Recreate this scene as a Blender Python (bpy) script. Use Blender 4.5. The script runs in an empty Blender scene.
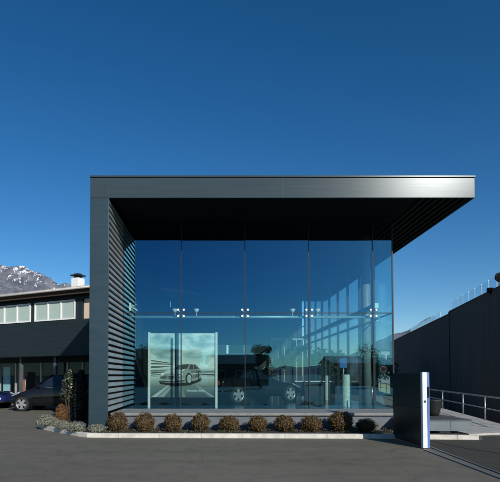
import bpy, bmesh, math, random
from mathutils import Vector, Matrix, noise
random.seed(7)
sc = bpy.context.scene
COL = sc.collection
PI = math.pi
# ------------------------------------------------------------------ camera model
F = 480.0; EYE = 1.5; PITCH = math.radians(1.7)
PX0, PYH = 218.0, 375.5
PY0 = PYH - F*math.tan(PITCH)
def at(px, py, Y):
    """real-world point at depth Y seen at photo pixel px,py"""
    fx, fy, fz = px-PX0, F*math.cos(PITCH) - (PY0-py)*math.sin(PITCH), F*math.sin(PITCH) + (PY0-py)*math.cos(PITCH)
    k = Y/fy
    return Vector((fx*k, Y, EYE+fz*k))
def gr(px, py, z=0.0):
    fx, fy, fz = px-PX0, F*math.cos(PITCH) - (PY0-py)*math.sin(PITCH), F*math.sin(PITCH) + (PY0-py)*math.cos(PITCH)
    k = (z-EYE)/fz
    return Vector((fx*k, fy*k, z))
cd = bpy.data.cameras.new('camera'); cam = bpy.data.objects.new('camera', cd); COL.objects.link(cam)
cam.location = (0, 0, EYE); cam.rotation_euler = (PI/2+PITCH, 0, 0)
cd.sensor_width = 36; cd.lens = F/500*36
cd.shift_x = (250-PX0)/500; cd.shift_y = (PY0-241)/500
cd.clip_start = 0.1; cd.clip_end = 20000
sc.camera = cam
# ------------------------------------------------------------------ light
AZ, EL = math.radians(25), math.radians(22.3)
sd = bpy.data.lights.new('sun', 'SUN'); sd.energy = 4.2; sd.angle = math.radians(0.5); sd.color = (1, .94, .85)
sun = bpy.data.objects.new('sun', sd); COL.objects.link(sun)
trav = Vector((-math.sin(AZ)*math.cos(EL), math.cos(AZ)*math.cos(EL), -math.sin(EL)))
sun.rotation_euler = trav.to_track_quat('-Z', 'Y').to_euler(); sun.location = (20, -40, 40)
w = bpy.data.worlds.new('World'); sc.world = w; w.use_nodes = True
nt = w.node_tree
bg = nt.nodes['Background']
sky = nt.nodes.new('ShaderNodeTexSky'); sky.sky_type = 'NISHITA'; sky.sun_disc = False
sky.sun_elevation = EL; sky.sun_rotation = PI-AZ
sky.altitude = 900; sky.air_density = 1.0; sky.dust_density = 0.4; sky.ozone_density = 3.0
gm_ = nt.nodes.new('ShaderNodeGamma'); gm_.inputs[1].default_value = 1.1
hs = nt.nodes.new('ShaderNodeHueSaturation'); hs.inputs['Saturation'].default_value = 1.25
nt.links.new(sky.outputs[0], gm_.inputs[0]); nt.links.new(gm_.outputs[0], hs.inputs['Color']); nt.links.new(hs.outputs[0], bg.inputs[0]); bg.inputs[1].default_value = 0.077
sc.view_settings.view_transform = 'Standard'; sc.view_settings.look = 'None'
sc.view_settings.exposure = 0.15; sc.view_settings.gamma = 1.0
sc.cycles.max_bounces = 8; sc.cycles.transparent_max_bounces = 24
# ------------------------------------------------------------------ materials
def ramp(N, cols):
    r = N.new('ShaderNodeValToRGB'); e = r.color_ramp.elements
    while len(e) < len(cols): e.new(.5)
    for i, (p, c) in enumerate(cols):
        e[i].position = p; e[i].color = (*c, 1) if len(c) == 3 else c
    return r
def mat(name, c1, c2=None, scale=6, rough=.6, metal=0, bump=0, bscale=None, detail=6, stretch=(1, 1, 1), spec=.5, emit=None, coat=0, rvar=0):
    m = bpy.data.materials.new(name); m.use_nodes = True
    N, L = m.node_tree.nodes, m.node_tree.links
    b = N['Principled BSDF']
    c2 = c2 or tuple(min(1, v*1.18) for v in c1)
    tc = N.new('ShaderNodeTexCoord'); mp = N.new('ShaderNodeMapping'); mp.inputs['Scale'].default_value = stretch
    L.new(tc.outputs['Object'], mp.inputs[0])
    n = N.new('ShaderNodeTexNoise'); n.inputs['Scale'].default_value = scale; n.inputs['Detail'].default_value = detail
    L.new(mp.outputs[0], n.inputs[0])
    r = ramp(N, [(.35, c1), (.68, c2)]); L.new(n.outputs[0], r.inputs[0]); L.new(r.outputs[0], b.inputs['Base Color'])
    b.inputs['Roughness'].default_value = rough; b.inputs['Metallic'].default_value = metal
    b.inputs['Specular IOR Level'].default_value = spec
    if coat: b.inputs['Coat Weight'].default_value = coat; b.inputs['Coat Roughness'].default_value = .04
    if rvar:
        mr = N.new('ShaderNodeMapRange'); mr.inputs[3].default_value = rough-rvar; mr.inputs[4].default_value = rough+rvar
        L.new(n.outputs[0], mr.inputs[0]); L.new(mr.outputs[0], b.inputs['Roughness'])
    if bump:
        n2 = N.new('ShaderNodeTexNoise'); n2.inputs['Scale'].default_value = bscale or scale*4; n2.inputs['Detail'].default_value = 4
        L.new(mp.outputs[0], n2.inputs[0])
        bp = N.new('ShaderNodeBump'); bp.inputs['Strength'].default_value = bump; bp.inputs['Distance'].default_value = .02
        L.new(n2.outputs[0], bp.inputs['Height']); L.new(bp.outputs[0], b.inputs['Normal'])
    if emit:
        L.new(r.outputs[0], b.inputs['Emission Color']); b.inputs['Emission Strength'].default_value = emit
    return m
def glass_mat(name, tint, f0_ior, rough=0.0, wav=0.0, gcol=(.92, .97, 1)):
    m = bpy.data.materials.new(name); m.use_nodes = True
    N, L = m.node_tree.nodes, m.node_tree.links
    N.remove(N['Principled BSDF'])
    t = N.new('ShaderNodeBsdfTransparent'); t.inputs[0].default_value = (*tint, 1)
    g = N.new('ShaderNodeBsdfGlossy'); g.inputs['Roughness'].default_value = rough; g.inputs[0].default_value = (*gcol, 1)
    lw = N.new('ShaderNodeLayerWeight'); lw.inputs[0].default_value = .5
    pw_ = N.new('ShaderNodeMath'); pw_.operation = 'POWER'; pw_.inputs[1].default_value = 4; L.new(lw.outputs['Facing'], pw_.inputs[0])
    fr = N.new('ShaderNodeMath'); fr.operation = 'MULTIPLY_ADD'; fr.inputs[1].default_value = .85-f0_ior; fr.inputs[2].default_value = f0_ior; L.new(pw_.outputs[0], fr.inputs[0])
    if wav:
        n = N.new('ShaderNodeTexNoise'); n.inputs['Scale'].default_value = .9; n.inputs['Detail'].default_value = 1
        tc = N.new('ShaderNodeTexCoord'); L.new(tc.outputs['Object'], n.inputs[0])
        bp = N.new('ShaderNodeBump'); bp.inputs['Strength'].default_value = wav; bp.inputs['Distance'].default_value = .02
        L.new(n.outputs[0], bp.inputs['Height']); L.new(bp.outputs[0], g.inputs['Normal'])
    mx = N.new('ShaderNodeMixShader')
    L.new(fr.outputs[0], mx.inputs[0]); L.new(t.outputs[0], mx.inputs[1]); L.new(g.outputs[0], mx.inputs[2])
    L.new(mx.outputs[0], N['Material Output'].inputs[0])
    return m
M = {}
M['clad'] = mat('anthracite cladding', (.028, .055, .072), (.034, .062, .080), scale=1.5, rough=.42, metal=.4, stretch=(1, 1, 6), rvar=.03, spec=.35)
M['fascia'] = mat('brushed fascia sheet', (.036, .056, .069), (.044, .065, .078), scale=2, rough=.235, metal=.035, stretch=(.3, 1, 14), rvar=.03, spec=.08)
M['joint'] = mat('dark joint', (.012, .014, .016), rough=.6)
M['slat'] = mat('grey louvre slat', (.21, .225, .23), (.265, .275, .275), scale=3, rough=.5, metal=.1)
M['slatback'] = mat('black louvre backing', (.006, .007, .008), rough=.9, spec=.1)
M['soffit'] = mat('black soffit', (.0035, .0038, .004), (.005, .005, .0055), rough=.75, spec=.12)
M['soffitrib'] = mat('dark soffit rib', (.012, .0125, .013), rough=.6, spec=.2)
M['plinth'] = mat('grey plinth render', (.095, .112, .13), (.125, .143, .16), scale=4, rough=.85, bump=.15)
M['floor'] = mat('dark showroom floor', (.012, .018, .018), (.018, .024, .024), scale=1, rough=.18)
M['inwall'] = mat('dark interior wall', (.014, .022, .026), (.02, .03, .034), scale=1, rough=.6)
M['steel'] = mat('brushed steel', (.45, .47, .48), rough=.35, metal=.9)
M['dsteel'] = mat('dark steel', (.018, .021, .024), rough=.5, spec=.2)
M['white'] = mat('white paint', (.72, .73, .72), (.8, .8, .79), scale=9, rough=.55)
M['tealsteel'] = mat('pale transom tube', (.28, .42, .45), rough=.35, metal=.3)
M['gal'] = mat('galvanised steel', (.32, .34, .36), (.42, .44, .46), scale=20, rough=.45, metal=.7)
M['conc'] = mat('pale concrete', (.36, .35, .32), (.46, .45, .41), scale=5, rough=.9, bump=.25, bscale=40)
M['darkwall'] = mat('dark concrete wall', (.070, .053, .040), (.095, .073, .055), scale=.9, rough=.9, bump=.2, bscale=12, stretch=(2.5, 2.5, .25))
M['soil'] = mat('planting soil', (.03, .024, .018), (.075, .06, .045), scale=14, rough=1, bump=.8, bscale=40)
M['tyre'] = mat('tyre rubber', (.012, .012, .012), rough=.8)
M['alloy'] = mat('silver alloy', (.6, .61, .62), rough=.3, metal=.8)
M['black'] = mat('matt black', (.006, .006, .007), rough=.7, spec=.08)
M['carblack'] = mat('black car paint', (.006, .007, .010), (.008, .009, .012), rough=.5, coat=.8, spec=0)
M['carblue'] = mat('dark blue car paint', (.012, .02, .10), (.015, .025, .12), rough=.25, coat=1)
M['cargreen'] = mat('black green car paint', (.006, .008, .008), rough=.5, coat=.35, spec=0)
M['carglass'] = mat('car window glass', (.01, .018, .03), rough=.05, spec=.4)
M['lamp'] = mat('headlight lens', (.55, .58, .6), rough=.1, coat=1)
M['red'] = mat('red lens', (.30, .02, .015), rough=.2, coat=1)
M['orange'] = mat('orange print', (.32, .09, .05), (.36, .14, .09), scale=3, rough=.6)
M['ltblue'] = mat('pale blue print', (.32, .58, .66), (.45, .66, .7), scale=3, rough=.6)
M['bluesign'] = mat('blue sign', (.02, .16, .5), rough=.4)
M['cream'] = mat('cream render', (.62, .48, .36), (.68, .54, .42), scale=3, rough=.85)
M['blind'] = mat('pale green blind', (.36, .47, .43), (.42, .52, .48), scale=1.2, rough=.8, stretch=(1, 1, 20))
M['board'] = mat('dark green board cladding', (.012, .023, .028), (.016, .028, .034), scale=2, rough=.6, spec=.3, stretch=(.4, .4, 9))
M['roofsheet'] = mat('weathered roof sheet', (.30, .29, .27), (.42, .40, .37), scale=5, rough=.8)
M['gutter'] = mat('pale gutter', (.45, .44, .42), rough=.5, metal=.3)
M['brown'] = mat('brown timber', (.06, .035, .022), rough=.7)
M['bark'] = mat('bark', (.06, .045, .032), (.1, .08, .06), scale=12, rough=.95, bump=.6)
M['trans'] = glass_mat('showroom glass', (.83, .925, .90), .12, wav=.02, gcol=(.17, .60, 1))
M['sideglass'] = glass_mat('side glass', (.90, .96, .95), .04, gcol=(.5, .8, 1))
M['shopglass'] = glass_mat('shop glass', (.9, .95, .95), .02, gcol=(.4, .6, .8))
M['fenceglass'] = glass_mat('barrier glass', (.74, .81, .86), .06)
M['blueedge'] = mat('blue gate edge', (.06, .14, .36), (.08, .17, .42), rough=.4)
M['gatedark'] = mat('black gate sheet', (.008, .011, .013), (.012, .015, .017), scale=2, rough=.35)
M['deck'] = mat('blue grey deck sheet', (.10, .13, .15), (.125, .155, .175), scale=2.5, rough=.5, metal=.3)
M['decktop'] = mat('dark deck top', (.06, .065, .07), (.08, .085, .09), scale=4, rough=.7)
M['planterpot'] = mat('dark fibre pot', (.008, .009, .010), rough=.6)
def leafmat(name, cols):
    m = bpy.data.materials.new(name); m.use_nodes = True
    N, L = m.node_tree.nodes, m.node_tree.links; b = N['Principled BSDF']
    g = N.new('ShaderNodeNewGeometry'); r = ramp(N, cols)
    L.new(g.outputs['Random Per Island'], r.inputs[0]); L.new(r.outputs[0], b.inputs['Base Color'])
    b.inputs['Roughness'].default_value = .6; b.inputs['Specular IOR Level'].default_value = .25
    return m
M['boxleaf'] = leafmat('bronzed box leaf', [(0, (.028, .018, .008)), (.35, (.072, .043, .016)), (.75, (.125, .082, .027)), (1, (.21, .15, .06))])
M['orangeleaf'] = leafmat('rusty box leaf', [(0, (.07, .03, .012)), (.5, (.15, .065, .02)), (1, (.17, .10, .035))])
M['greyleaf'] = leafmat('silver grey leaf', [(0, (.10, .115, .09)), (.5, (.20, .21, .165)), (1, (.29, .30, .24))])
M['twig'] = mat('brown twigs', (.014, .010, .006), (.026, .019, .010), scale=30, rough=.9)
M['greytwig'] = mat('grey twigs', (.07, .07, .05), (.11, .11, .085), scale=30, rough=.9)
M['varleaf'] = leafmat('variegated leaf', [(0, (.02, .03, .015)), (.80, (.022, .032, .014)), (.85, (.22, .23, .16)), (1, (.36, .36, .27))])  # dark leaf tone matched to shade; only a few leaves stay pale
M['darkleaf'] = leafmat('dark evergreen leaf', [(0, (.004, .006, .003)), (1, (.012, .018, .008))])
M['treeleaf'] = leafmat('tree leaf', [(0, (.02, .035, .012)), (.6, (.04, .065, .02)), (1, (.07, .09, .03))])
M['gcover'] = leafmat('low ground cover leaf', [(0, (.03, .028, .016)), (.6, (.07, .07, .04)), (1, (.16, .16, .11))])
# asphalt
def asphalt(nm='asphalt', k=1.0):
    m = bpy.data.materials.new(nm); m.use_nodes = True
    N, L = m.node_tree.nodes, m.node_tree.links; b = N['Principled BSDF']
    tc = N.new('ShaderNodeTexCoord')
    def no(s, d, rgh=.6):
        n = N.new('ShaderNodeTexNoise'); n.inputs['Scale'].default_value = s; n.inputs['Detail'].default_value = d; n.inputs['Roughness'].default_value = rgh
        L.new(tc.outputs['Object'], n.inputs[0]); return n
    big, fine, grit = no(.22, 5), no(3.0, 6), no(95, 3)
    r1 = ramp(N, [(.3, (.134*k, .125*k, .098*k)), (.7, (.178*k, .167*k, .134*k))]); L.new(big.outputs[0], r1.inputs[0])
    r2 = ramp(N, [(.28, (.78, .78, .78)), (.5, (1, 1, 1)), (.72, (1.1, 1.1, 1.09))]); L.new(fine.outputs[0], r2.inputs[0])
    r3 = ramp(N, [(.3, (.6, .6, .6)), (.5, (1, 1, 1)), (.72, (1.5, 1.5, 1.48))]); L.new(grit.outputs[0], r3.inputs[0])
    a = N.new('ShaderNodeMixRGB'); a.blend_type = 'MULTIPLY'; a.inputs[0].default_value = 1; L.new(r1.outputs[0], a.inputs[1]); L.new(r2.outputs[0], a.inputs[2])
    c = N.new('ShaderNodeMixRGB'); c.blend_type = 'MULTIPLY'; c.inputs[0].default_value = .8; L.new(a.outputs[0], c.inputs[1]); L.new(r3.outputs[0], c.inputs[2])
    L.new(c.outputs[0], b.inputs['Base Color']); b.inputs['Roughness'].default_value = .88; b.inputs['Specular IOR Level'].default_value = .3
    ms = N.new('ShaderNodeMapping'); ms.inputs['Scale'].default_value = (.12, 1.6, 1); ms.inputs['Rotation'].default_value = (0, 0, .12); L.new(tc.outputs['Object'], ms.inputs[0])
    st = N.new('ShaderNodeTexNoise'); st.inputs['Scale'].default_value = 1.1; st.inputs['Detail'].default_value = 5; L.new(ms.outputs[0], st.inputs[0])
    r4 = ramp(N, [(.36, (.90, .90, .90)), (.5, (1, 1, 1)), (.7, (1.06, 1.06, 1.06))]); L.new(st.outputs[0], r4.inputs[0])
    d = N.new('ShaderNodeMixRGB'); d.blend_type = 'MULTIPLY'; d.inputs[0].default_value = 1; L.new(c.outputs[0], d.inputs[1]); L.new(r4.outputs[0], d.inputs[2])
    wp = no(1.6, 3); wm = N.new('ShaderNodeMixRGB'); wm.inputs[0].default_value = .25; L.new(tc.outputs['Object'], wm.inputs[1]); L.new(wp.outputs[1], wm.inputs[2])
    vo = N.new('ShaderNodeTexVoronoi'); vo.feature = 'DISTANCE_TO_EDGE'; vo.inputs['Scale'].default_value = .33; L.new(wm.outputs[0], vo.inputs[0])
    r5 = ramp(N, [(.0, (.45, .45, .45)), (.004, (1, 1, 1))]); L.new(vo.outputs[0], r5.inputs[0])
    e = N.new('ShaderNodeMixRGB'); e.blend_type = 'MULTIPLY'; e.inputs[0].default_value = .3; L.new(d.outputs[0], e.inputs[1]); L.new(r5.outputs[0], e.inputs[2])
    L.new(e.outputs[0], b.inputs['Base Color'])
    bp = N.new('ShaderNodeBump'); bp.inputs['Strength'].default_value = .35; bp.inputs['Distance'].default_value = .006
    L.new(grit.outputs[0], bp.inputs['Height']); L.new(bp.outputs[0], b.inputs['Normal'])
    return m
M['asphalt'] = asphalt()
def rockmat():
    m = bpy.data.materials.new('snowy rock'); m.use_nodes = True
    N, L = m.node_tree.nodes, m.node_tree.links; b = N['Principled BSDF']
    tc = N.new('ShaderNodeTexCoord'); n = N.new('ShaderNodeTexNoise'); n.inputs['Scale'].default_value = .012; n.inputs['Detail'].default_value = 9; n.inputs['Roughness'].default_value = .65
    L.new(tc.outputs['Object'], n.inputs[0])
    r = ramp(N, [(.35, (.075, .09, .125)), (.5, (.13, .14, .17)), (.65, (.21, .22, .25))]); L.new(n.outputs[0], r.inputs[0])
    n2 = N.new('ShaderNodeTexNoise'); n2.inputs['Scale'].default_value = .042; n2.inputs['Detail'].default_value = 9; n2.inputs['Roughness'].default_value = .68
    mp = N.new('ShaderNodeMapping'); mp.inputs['Scale'].default_value = (1.6, 1, .45); L.new(tc.outputs['Object'], mp.inputs[0]); L.new(mp.outputs[0], n2.inputs[0])
    sx = N.new('ShaderNodeSeparateXYZ'); L.new(tc.outputs['Object'], sx.inputs[0])
    mr = N.new('ShaderNodeMapRange'); mr.inputs[1].default_value = 380; mr.inputs[2].default_value = 640; mr.inputs[3].default_value = -.14; mr.inputs[4].default_value = .11
    L.new(sx.outputs[2], mr.inputs[0])
    ge = N.new('ShaderNodeNewGeometry'); sn = N.new('ShaderNodeSeparateXYZ'); L.new(ge.outputs['Normal'], sn.inputs[0])
    m3 = N.new('ShaderNodeMath'); m3.operation = 'MULTIPLY_ADD'; m3.inputs[1].default_value = .16; L.new(sn.outputs[0], m3.inputs[0]); L.new(mr.outputs[0], m3.inputs[2])
    mr = m3
    ad = N.new('ShaderNodeMath'); L.new(n2.outputs[0], ad.inputs[0]); L.new(mr.outputs[0], ad.inputs[1])
    r2 = ramp(N, [(.61, (0, 0, 0)), (.64, (1, 1, 1))]); L.new(ad.outputs[0], r2.inputs[0])
    mx = N.new('ShaderNodeMixRGB'); L.new(r2.outputs[0], mx.inputs[0]); L.new(r.outputs[0], mx.inputs[1]); mx.inputs[2].default_value = (.74, .76, .8, 1)
    L.new(mx.outputs[0], b.inputs['Base Color']); b.inputs['Roughness'].default_value = .95; b.inputs['Specular IOR Level'].default_value = .1
    return m
M['rock'] = rockmat()
M['hill'] = mat('haze toned hillside', (.13, .16, .20), (.19, .22, .26), scale=.02, rough=1, spec=.1)  # distance haze is mixed into the blue-grey base colour
# ------------------------------------------------------------------ mesh builder
class MB:
    def __init__(s): s.v = []; s.f = []; s.mi = []; s.sm = []
    def add(s, vs, fs, mi=0, smooth=False, mx=None):
        o = len(s.v); s.v += [tuple(mx @ Vector(v)) if mx else tuple(v) for v in vs]
        for f in fs: s.f.append([i+o for i in f]); s.mi.append(mi); s.sm.append(smooth)
        return s
    def box(s, a, b, mi=0, mx=None):
        x0, x1 = sorted((a[0], b[0])); y0, y1 = sorted((a[1], b[1])); z0, z1 = sorted((a[2], b[2]))
        vs = [(x0,y0,z0),(x1,y0,z0),(x1,y1,z0),(x0,y1,z0),(x0,y0,z1),(x1,y0,z1),(x1,y1,z1),(x0,y1,z1)]
        return s.add(vs, [(0,3,2,1),(4,5,6,7),(0,1,5,4),(1,2,6,5),(2,3,7,6),(3,0,4,7)], mi, False, mx)
    def tube(s, a, b, r, r2=None, n=12, mi=0, smooth=True):
        a, b = Vector(a), Vector(b); d = (b-a).normalized(); r2 = r if r2 is None else r2
        u = d.orthogonal().normalized(); w_ = d.cross(u)
        vs = []
        for p, rr in ((a, r), (b, r2)):
            for i in range(n):
                t = 2*PI*i/n; vs.append(p+u*rr*math.cos(t)+w_*rr*math.sin(t))
        s.add(vs, [(i, (i+1)%n, n+(i+1)%n, n+i) for i in range(n)], mi, smooth)
        o = len(s.v)-2*n
        s.f += [[o+i for i in range(n)][::-1], [o+n+i for i in range(n)]]; s.mi += [mi]*2; s.sm += [False]*2
        return s
    def prism(s, poly, off, mi=0, mx=None):
        """extrude 3-D polygon by vector off"""
        n = len(poly); off = Vector(off); p = [Vector(q) for q in poly]; vs = p+[q+off for q in p]
        return s.add(vs, [list(range(n))[::-1], [n+i for i in range(n)]]+[(i, (i+1)%n, n+(i+1)%n, n+i) for i in range(n)], mi, False, mx)
    def lathe(s, prof, c=(0,0,0), n=24, mi=0, mx=None):
        c = Vector(c); vs = []
        for r, z in prof:
            for i in range(n):
                t = 2*PI*i/n; vs.append(c+Vector((r*math.cos(t), r*math.sin(t), z)))
        fs = []
        for k in range(len(prof)-1):
            for i in range(n): fs.append((k*n+i, k*n+(i+1)%n, (k+1)*n+(i+1)%n, (k+1)*n+i))
        return s.add(vs, fs, mi, True, mx)
    def mesh(s, name, mats):
        me = bpy.data.meshes.new(name); me.from_pydata(s.v, [], s.f)
        for m in (mats if isinstance(mats, (list, tuple)) else [mats]): me.materials.append(m)
        me.polygons.foreach_set('material_index', s.mi); me.polygons.foreach_set('use_smooth', s.sm); me.update()
        return me
    def obj(s, name, mats, parent=None, bevel=0, fix=True):
        me = s.mesh(name, mats)
        if fix:
            bm = bmesh.new(); bm.from_mesh(me); bmesh.ops.recalc_face_normals(bm, faces=bm.faces); bm.to_mesh(me); bm.free()
        o = bpy.data.objects.new(name, me); COL.objects.link(o)
        if parent: o.parent = parent; o.matrix_parent_inverse = Matrix()
        if bevel:
            b = o.modifiers.new('bevel', 'BEVEL'); b.width = bevel; b.segments = 2; b.limit_method = 'ANGLE'
        return o
def tag(o, label=None, cat=None, group=None, kind=None):
    if label: o['label'] = label
    if cat: o['category'] = cat
    if group: o['group'] = group
    if kind: o['kind'] = kind
    return o
def thing(name, label, cat, loc=(0, 0, 0), rz=0, group=None):
    o = bpy.data.objects.new(name, None); COL.objects.link(o); o.location = loc; o.rotation_euler = (0, 0, rz); o.empty_display_size = .2
    return tag(o, label, cat, group)
def copy_tree(o, parent=None):
    c = o.copy(); COL.objects.link(c)
    if parent: c.parent = parent
    for ch in list(o.children): copy_tree(ch, c)
    return c
# ------------------------------------------------------------------ setting: ground
RD = .215                                     # slope of the sunken lane, x per y
def railx(y): return 8.68+RD*(y-15.5)
def wallx(y): return 15.86+RD*(y-27)
g = MB()
Y0g, Y1g, ZL = 3.0, 90.0, -2.6
BIG = 9000
# left / front sheet
g.add([(-BIG,-BIG,0),(railx(Y0g),-BIG,0),(railx(Y0g),Y0g,0),(-BIG,Y0g,0)], [(0,1,2,3)])
g.add([(railx(Y0g),-BIG,0),(BIG,-BIG,0),(BIG,Y0g,0),(railx(Y0g),Y0g,0)], [(0,1,2,3)])
g.add([(-BIG,Y0g,0),(railx(Y0g),Y0g,0),(railx(Y1g),Y1g,0),(-BIG,Y1g,0)], [(0,1,2,3)])
g.add([(-BIG,Y1g,0),(BIG,Y1g,0),(BIG,BIG,0),(-BIG,BIG,0)], [(0,1,2,3)])
g.add([(wallx(Y0g)+.3,Y0g,0),(BIG,Y0g,0),(BIG,Y1g,0),(wallx(Y1g)+.3,Y1g,0)], [(0,1,2,3)])
# sunken lane
g.add([(railx(Y0g),Y0g,0),(wallx(Y0g)+.3,Y0g,0),(wallx(Y1g)+.3,Y1g,ZL),(railx(Y1g),Y1g,ZL),(wallx(20)+.3,20,ZL),(railx(20),20,ZL)], [(0,1,4,5),(5,4,2,3)])
g.add([(railx(Y1g),Y1g,ZL),(wallx(Y1g)+.3,Y1g,ZL),(wallx(Y1g)+.3,Y1g,0),(railx(Y1g),Y1g,0)], [(0,1,2,3)])
g.add([(railx(Y0g),Y0g,0),(railx(20),20,0),(railx(Y1g),Y1g,0),(railx(Y1g),Y1g,ZL),(railx(20),20,ZL)], [(0,1,4),(1,2,3,4)])
tag(g.obj('ground', M['asphalt'], fix=False), kind='structure')
# pale pavement beside the railing
p = [gr(466,435.2), gr(508,432.6), None, None]
pv = MB()
Ya, Yb = 11.9, 60
poly = [(gr(466,435.3).x, 11.95), (railx(12.6)-.02, 12.45), (railx(60)-.02, 60), (railx(60)-2.3, 60), (6.25, 14.5)]
pv.prism([(x, y, .004) for x, y in poly], (0, 0, .05))
tag(pv.obj('pavement', M['conc']), kind='structure')
# mountains
def massif(name, xs, ys, hf, nx, ny, m):
    b = MB(); vs = []
    for j in range(ny+1):
        for i in range(nx+1):
            x = xs[0]+(xs[1]-xs[0])*i/nx; y = ys[0]+(ys[1]-ys[0])*j/ny
            vs.append((x, y, hf(x, y)))
    fs = [(j*(nx+1)+i, j*(nx+1)+i+1, (j+1)*(nx+1)+i+1, (j+1)*(nx+1)+i) for j in range(ny) for i in range(nx)]
    b.add(vs, fs, 0, True); o = b.obj(name, m, fix=False); tag(o, kind='structure'); return o
PK = at(17, 264.5, 2600)
def peakh(x, y):
    dx = x-PK.x; dy = y-PK.y; ax = abs(dx)
    rm = noise.ridged_multi_fractal(Vector((x*.0042+.3, y*.0042, 3)), .9, 2.2, 7, 1.0, 2.0)
    n = noise.fractal(Vector((x*.012, y*.012, 7)), .8, 2.1, 6)
    k = min(.62, .06+(ax+abs(dy))/330)
    gully = abs(noise.noise(Vector((dx*.011+dy*.004, dy*.002, 5))))
    return max(-10, PK.z+2 - (.43*ax if dx > 0 else .17*ax) - .60*abs(dy) + (rm-1.3)*62*k + n*20 - 46*(gully-.2)*k)
massif('mountain', (PK.x-1500, PK.x+1250), (PK.y-900, PK.y+900), peakh, 330, 220, M['rock'])
def righth(x, y):
    r = at(432, 316, 2600)
    return max(-10, r.z - .45*abs(x-r.x) - .5*abs(y-r.y) + 25*noise.fractal(Vector((x*.006, y*.006, 1)), 1, 2, 5))
massif('mountain', (500, 1900), (2200, 3000), righth, 90, 50, M['hill'])
def backh(x, y):
    return max(-10, 30 + 25*noise.noise(Vector((x*.0016, 4, 2))) - .35*abs(y+1500) + 25*noise.fractal(Vector((x*.008, y*.008, 5)), 1, 2, 5))
massif('hills', (-2600, 2600), (-2000, -1150), backh, 120, 24, M['hill'])
# ------------------------------------------------------------------ showroom
YF, YG, YB = 12.5, 14.5, 29.0
tl, tr = at(90.5, 175.6, YF), at(475.3, 175.0, YF)
ZT = tl.z; ZS = at(200, 197.8, YF).z
XL = at(90.3, 186, YF).x; XI = at(109, 205, YF).x; XR = at(475, 190, YF).x
XG = at(393, 312, YG).x                       # right glass corner
ZP = 0.50
ZTR = at(250, 313, YG).z
R0 = thing('showroom_building', 'anthracite flat roofed car showroom with glass front and wide roof overhang', 'building', (0, YF, 0))
def loc(o): o.location = (0, -YF, 0); return o   # parts are written in world coordinates
def part(mb, name, m, bevel=0, parent=None, fix=True):
    o = mb.obj(name, m, parent or R0, bevel, fix)
    if not parent: loc(o)
    return o
# left wall: cladding shell
wl = MB()
zc = ZS
wl.prism([(XL, YF, 0), (XI, YF, 0), (XI, YF+.05, 0), (XI-.075, YF+.05, 0), (XI-.075, YB, 0), (XL, YB, 0)], (0, 0, zc-.003))
wall = part(wl, 'wall', M['clad'], .006)
sl = MB(); pitch = .162; z = ZP+.05; YSE = 16.8
sl.box((XI-.074, YF+.052, ZP-.2), (XI-.066, YSE, zc-.004), 1)
while z < zc-.1:
    a = [(XI-.062, YF+.052, z+.012), (XI-.004, YF+.052, z+.012), (XI, YF+.052, z+.024), (XI-.022, YF+.052, z+.112), (XI-.062, YF+.052, z+.120)]
    sl.prism(a, (0, YSE-YF-.052, 0), 0); z += pitch
part(sl, 'louvre_cladding', [M['slat'], M['slatback']], parent=wall)
iw = MB(); iw.box((XI-.07, YSE+.004, ZP), (XI-.02, YB-.2, zc-.004)); part(iw, 'wall_lining', M['inwall'], parent=wall)
# roof
rf = MB()
zf = ZT-.055
rf.box((XL+.05, YF+.05, ZS+.16), (XR-.05, YB+1.15, zf-.001))
rf.box((XL, YF, ZS), (XR, YF+.05, zf)); rf.box((XL, YB+1.15, ZS), (XR, YB+1.2, zf))
rf.box((XL, YF+.051, ZS), (XL+.05, YB+1.149, zf)); rf.box((XR-.05, YF+.051, ZS), (XR, YB+1.149, zf))
roof = part(rf, 'roof', M['fascia'], .01)
cp = MB(); cp.box((XL-.015, YF-.018, zf+.012), (XR+.015, YB+1.22, ZT)); cp.box((XL+.01, YF+.015, zf), (XR-.01, YB+1.2, zf+.012), 1)
part(cp, 'coping', [M['fascia'], M['joint']], .006, parent=roof)
for px in (105, 282.5):
    x = at(px, 187, YF).x; fj = MB(); fj.box((x-.006, YF-.002, ZS+.004), (x+.006, YF+.02, zf))
    part(fj, 'fascia_joint', M['joint'], parent=roof)
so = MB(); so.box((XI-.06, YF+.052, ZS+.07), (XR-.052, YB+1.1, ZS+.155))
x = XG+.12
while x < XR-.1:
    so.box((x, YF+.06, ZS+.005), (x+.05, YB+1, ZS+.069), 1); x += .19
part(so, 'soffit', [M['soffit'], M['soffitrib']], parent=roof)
# plinth and floor
pl = MB()
pl.box((XI+.002, YF+.42, .02), (XG+.05, YB, ZP-.075)); 
part(pl, 'plinth', M['plinth'], .01)
pc = MB(); pc.box((XI+.002, YF+.34, ZP-.072), (XG+.12, YG+.06, ZP)); part(pc, 'plinth_coping', mat('pale plinth slab', (.17, .175, .175), (.22, .225, .22), scale=5, rough=.85), .008)
fl = MB(); fl.box((XI+.002, YG+.063, ZP-.07), (XG-.02, YB, ZP-.004)); part(fl, 'floor', M['floor'])
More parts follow.
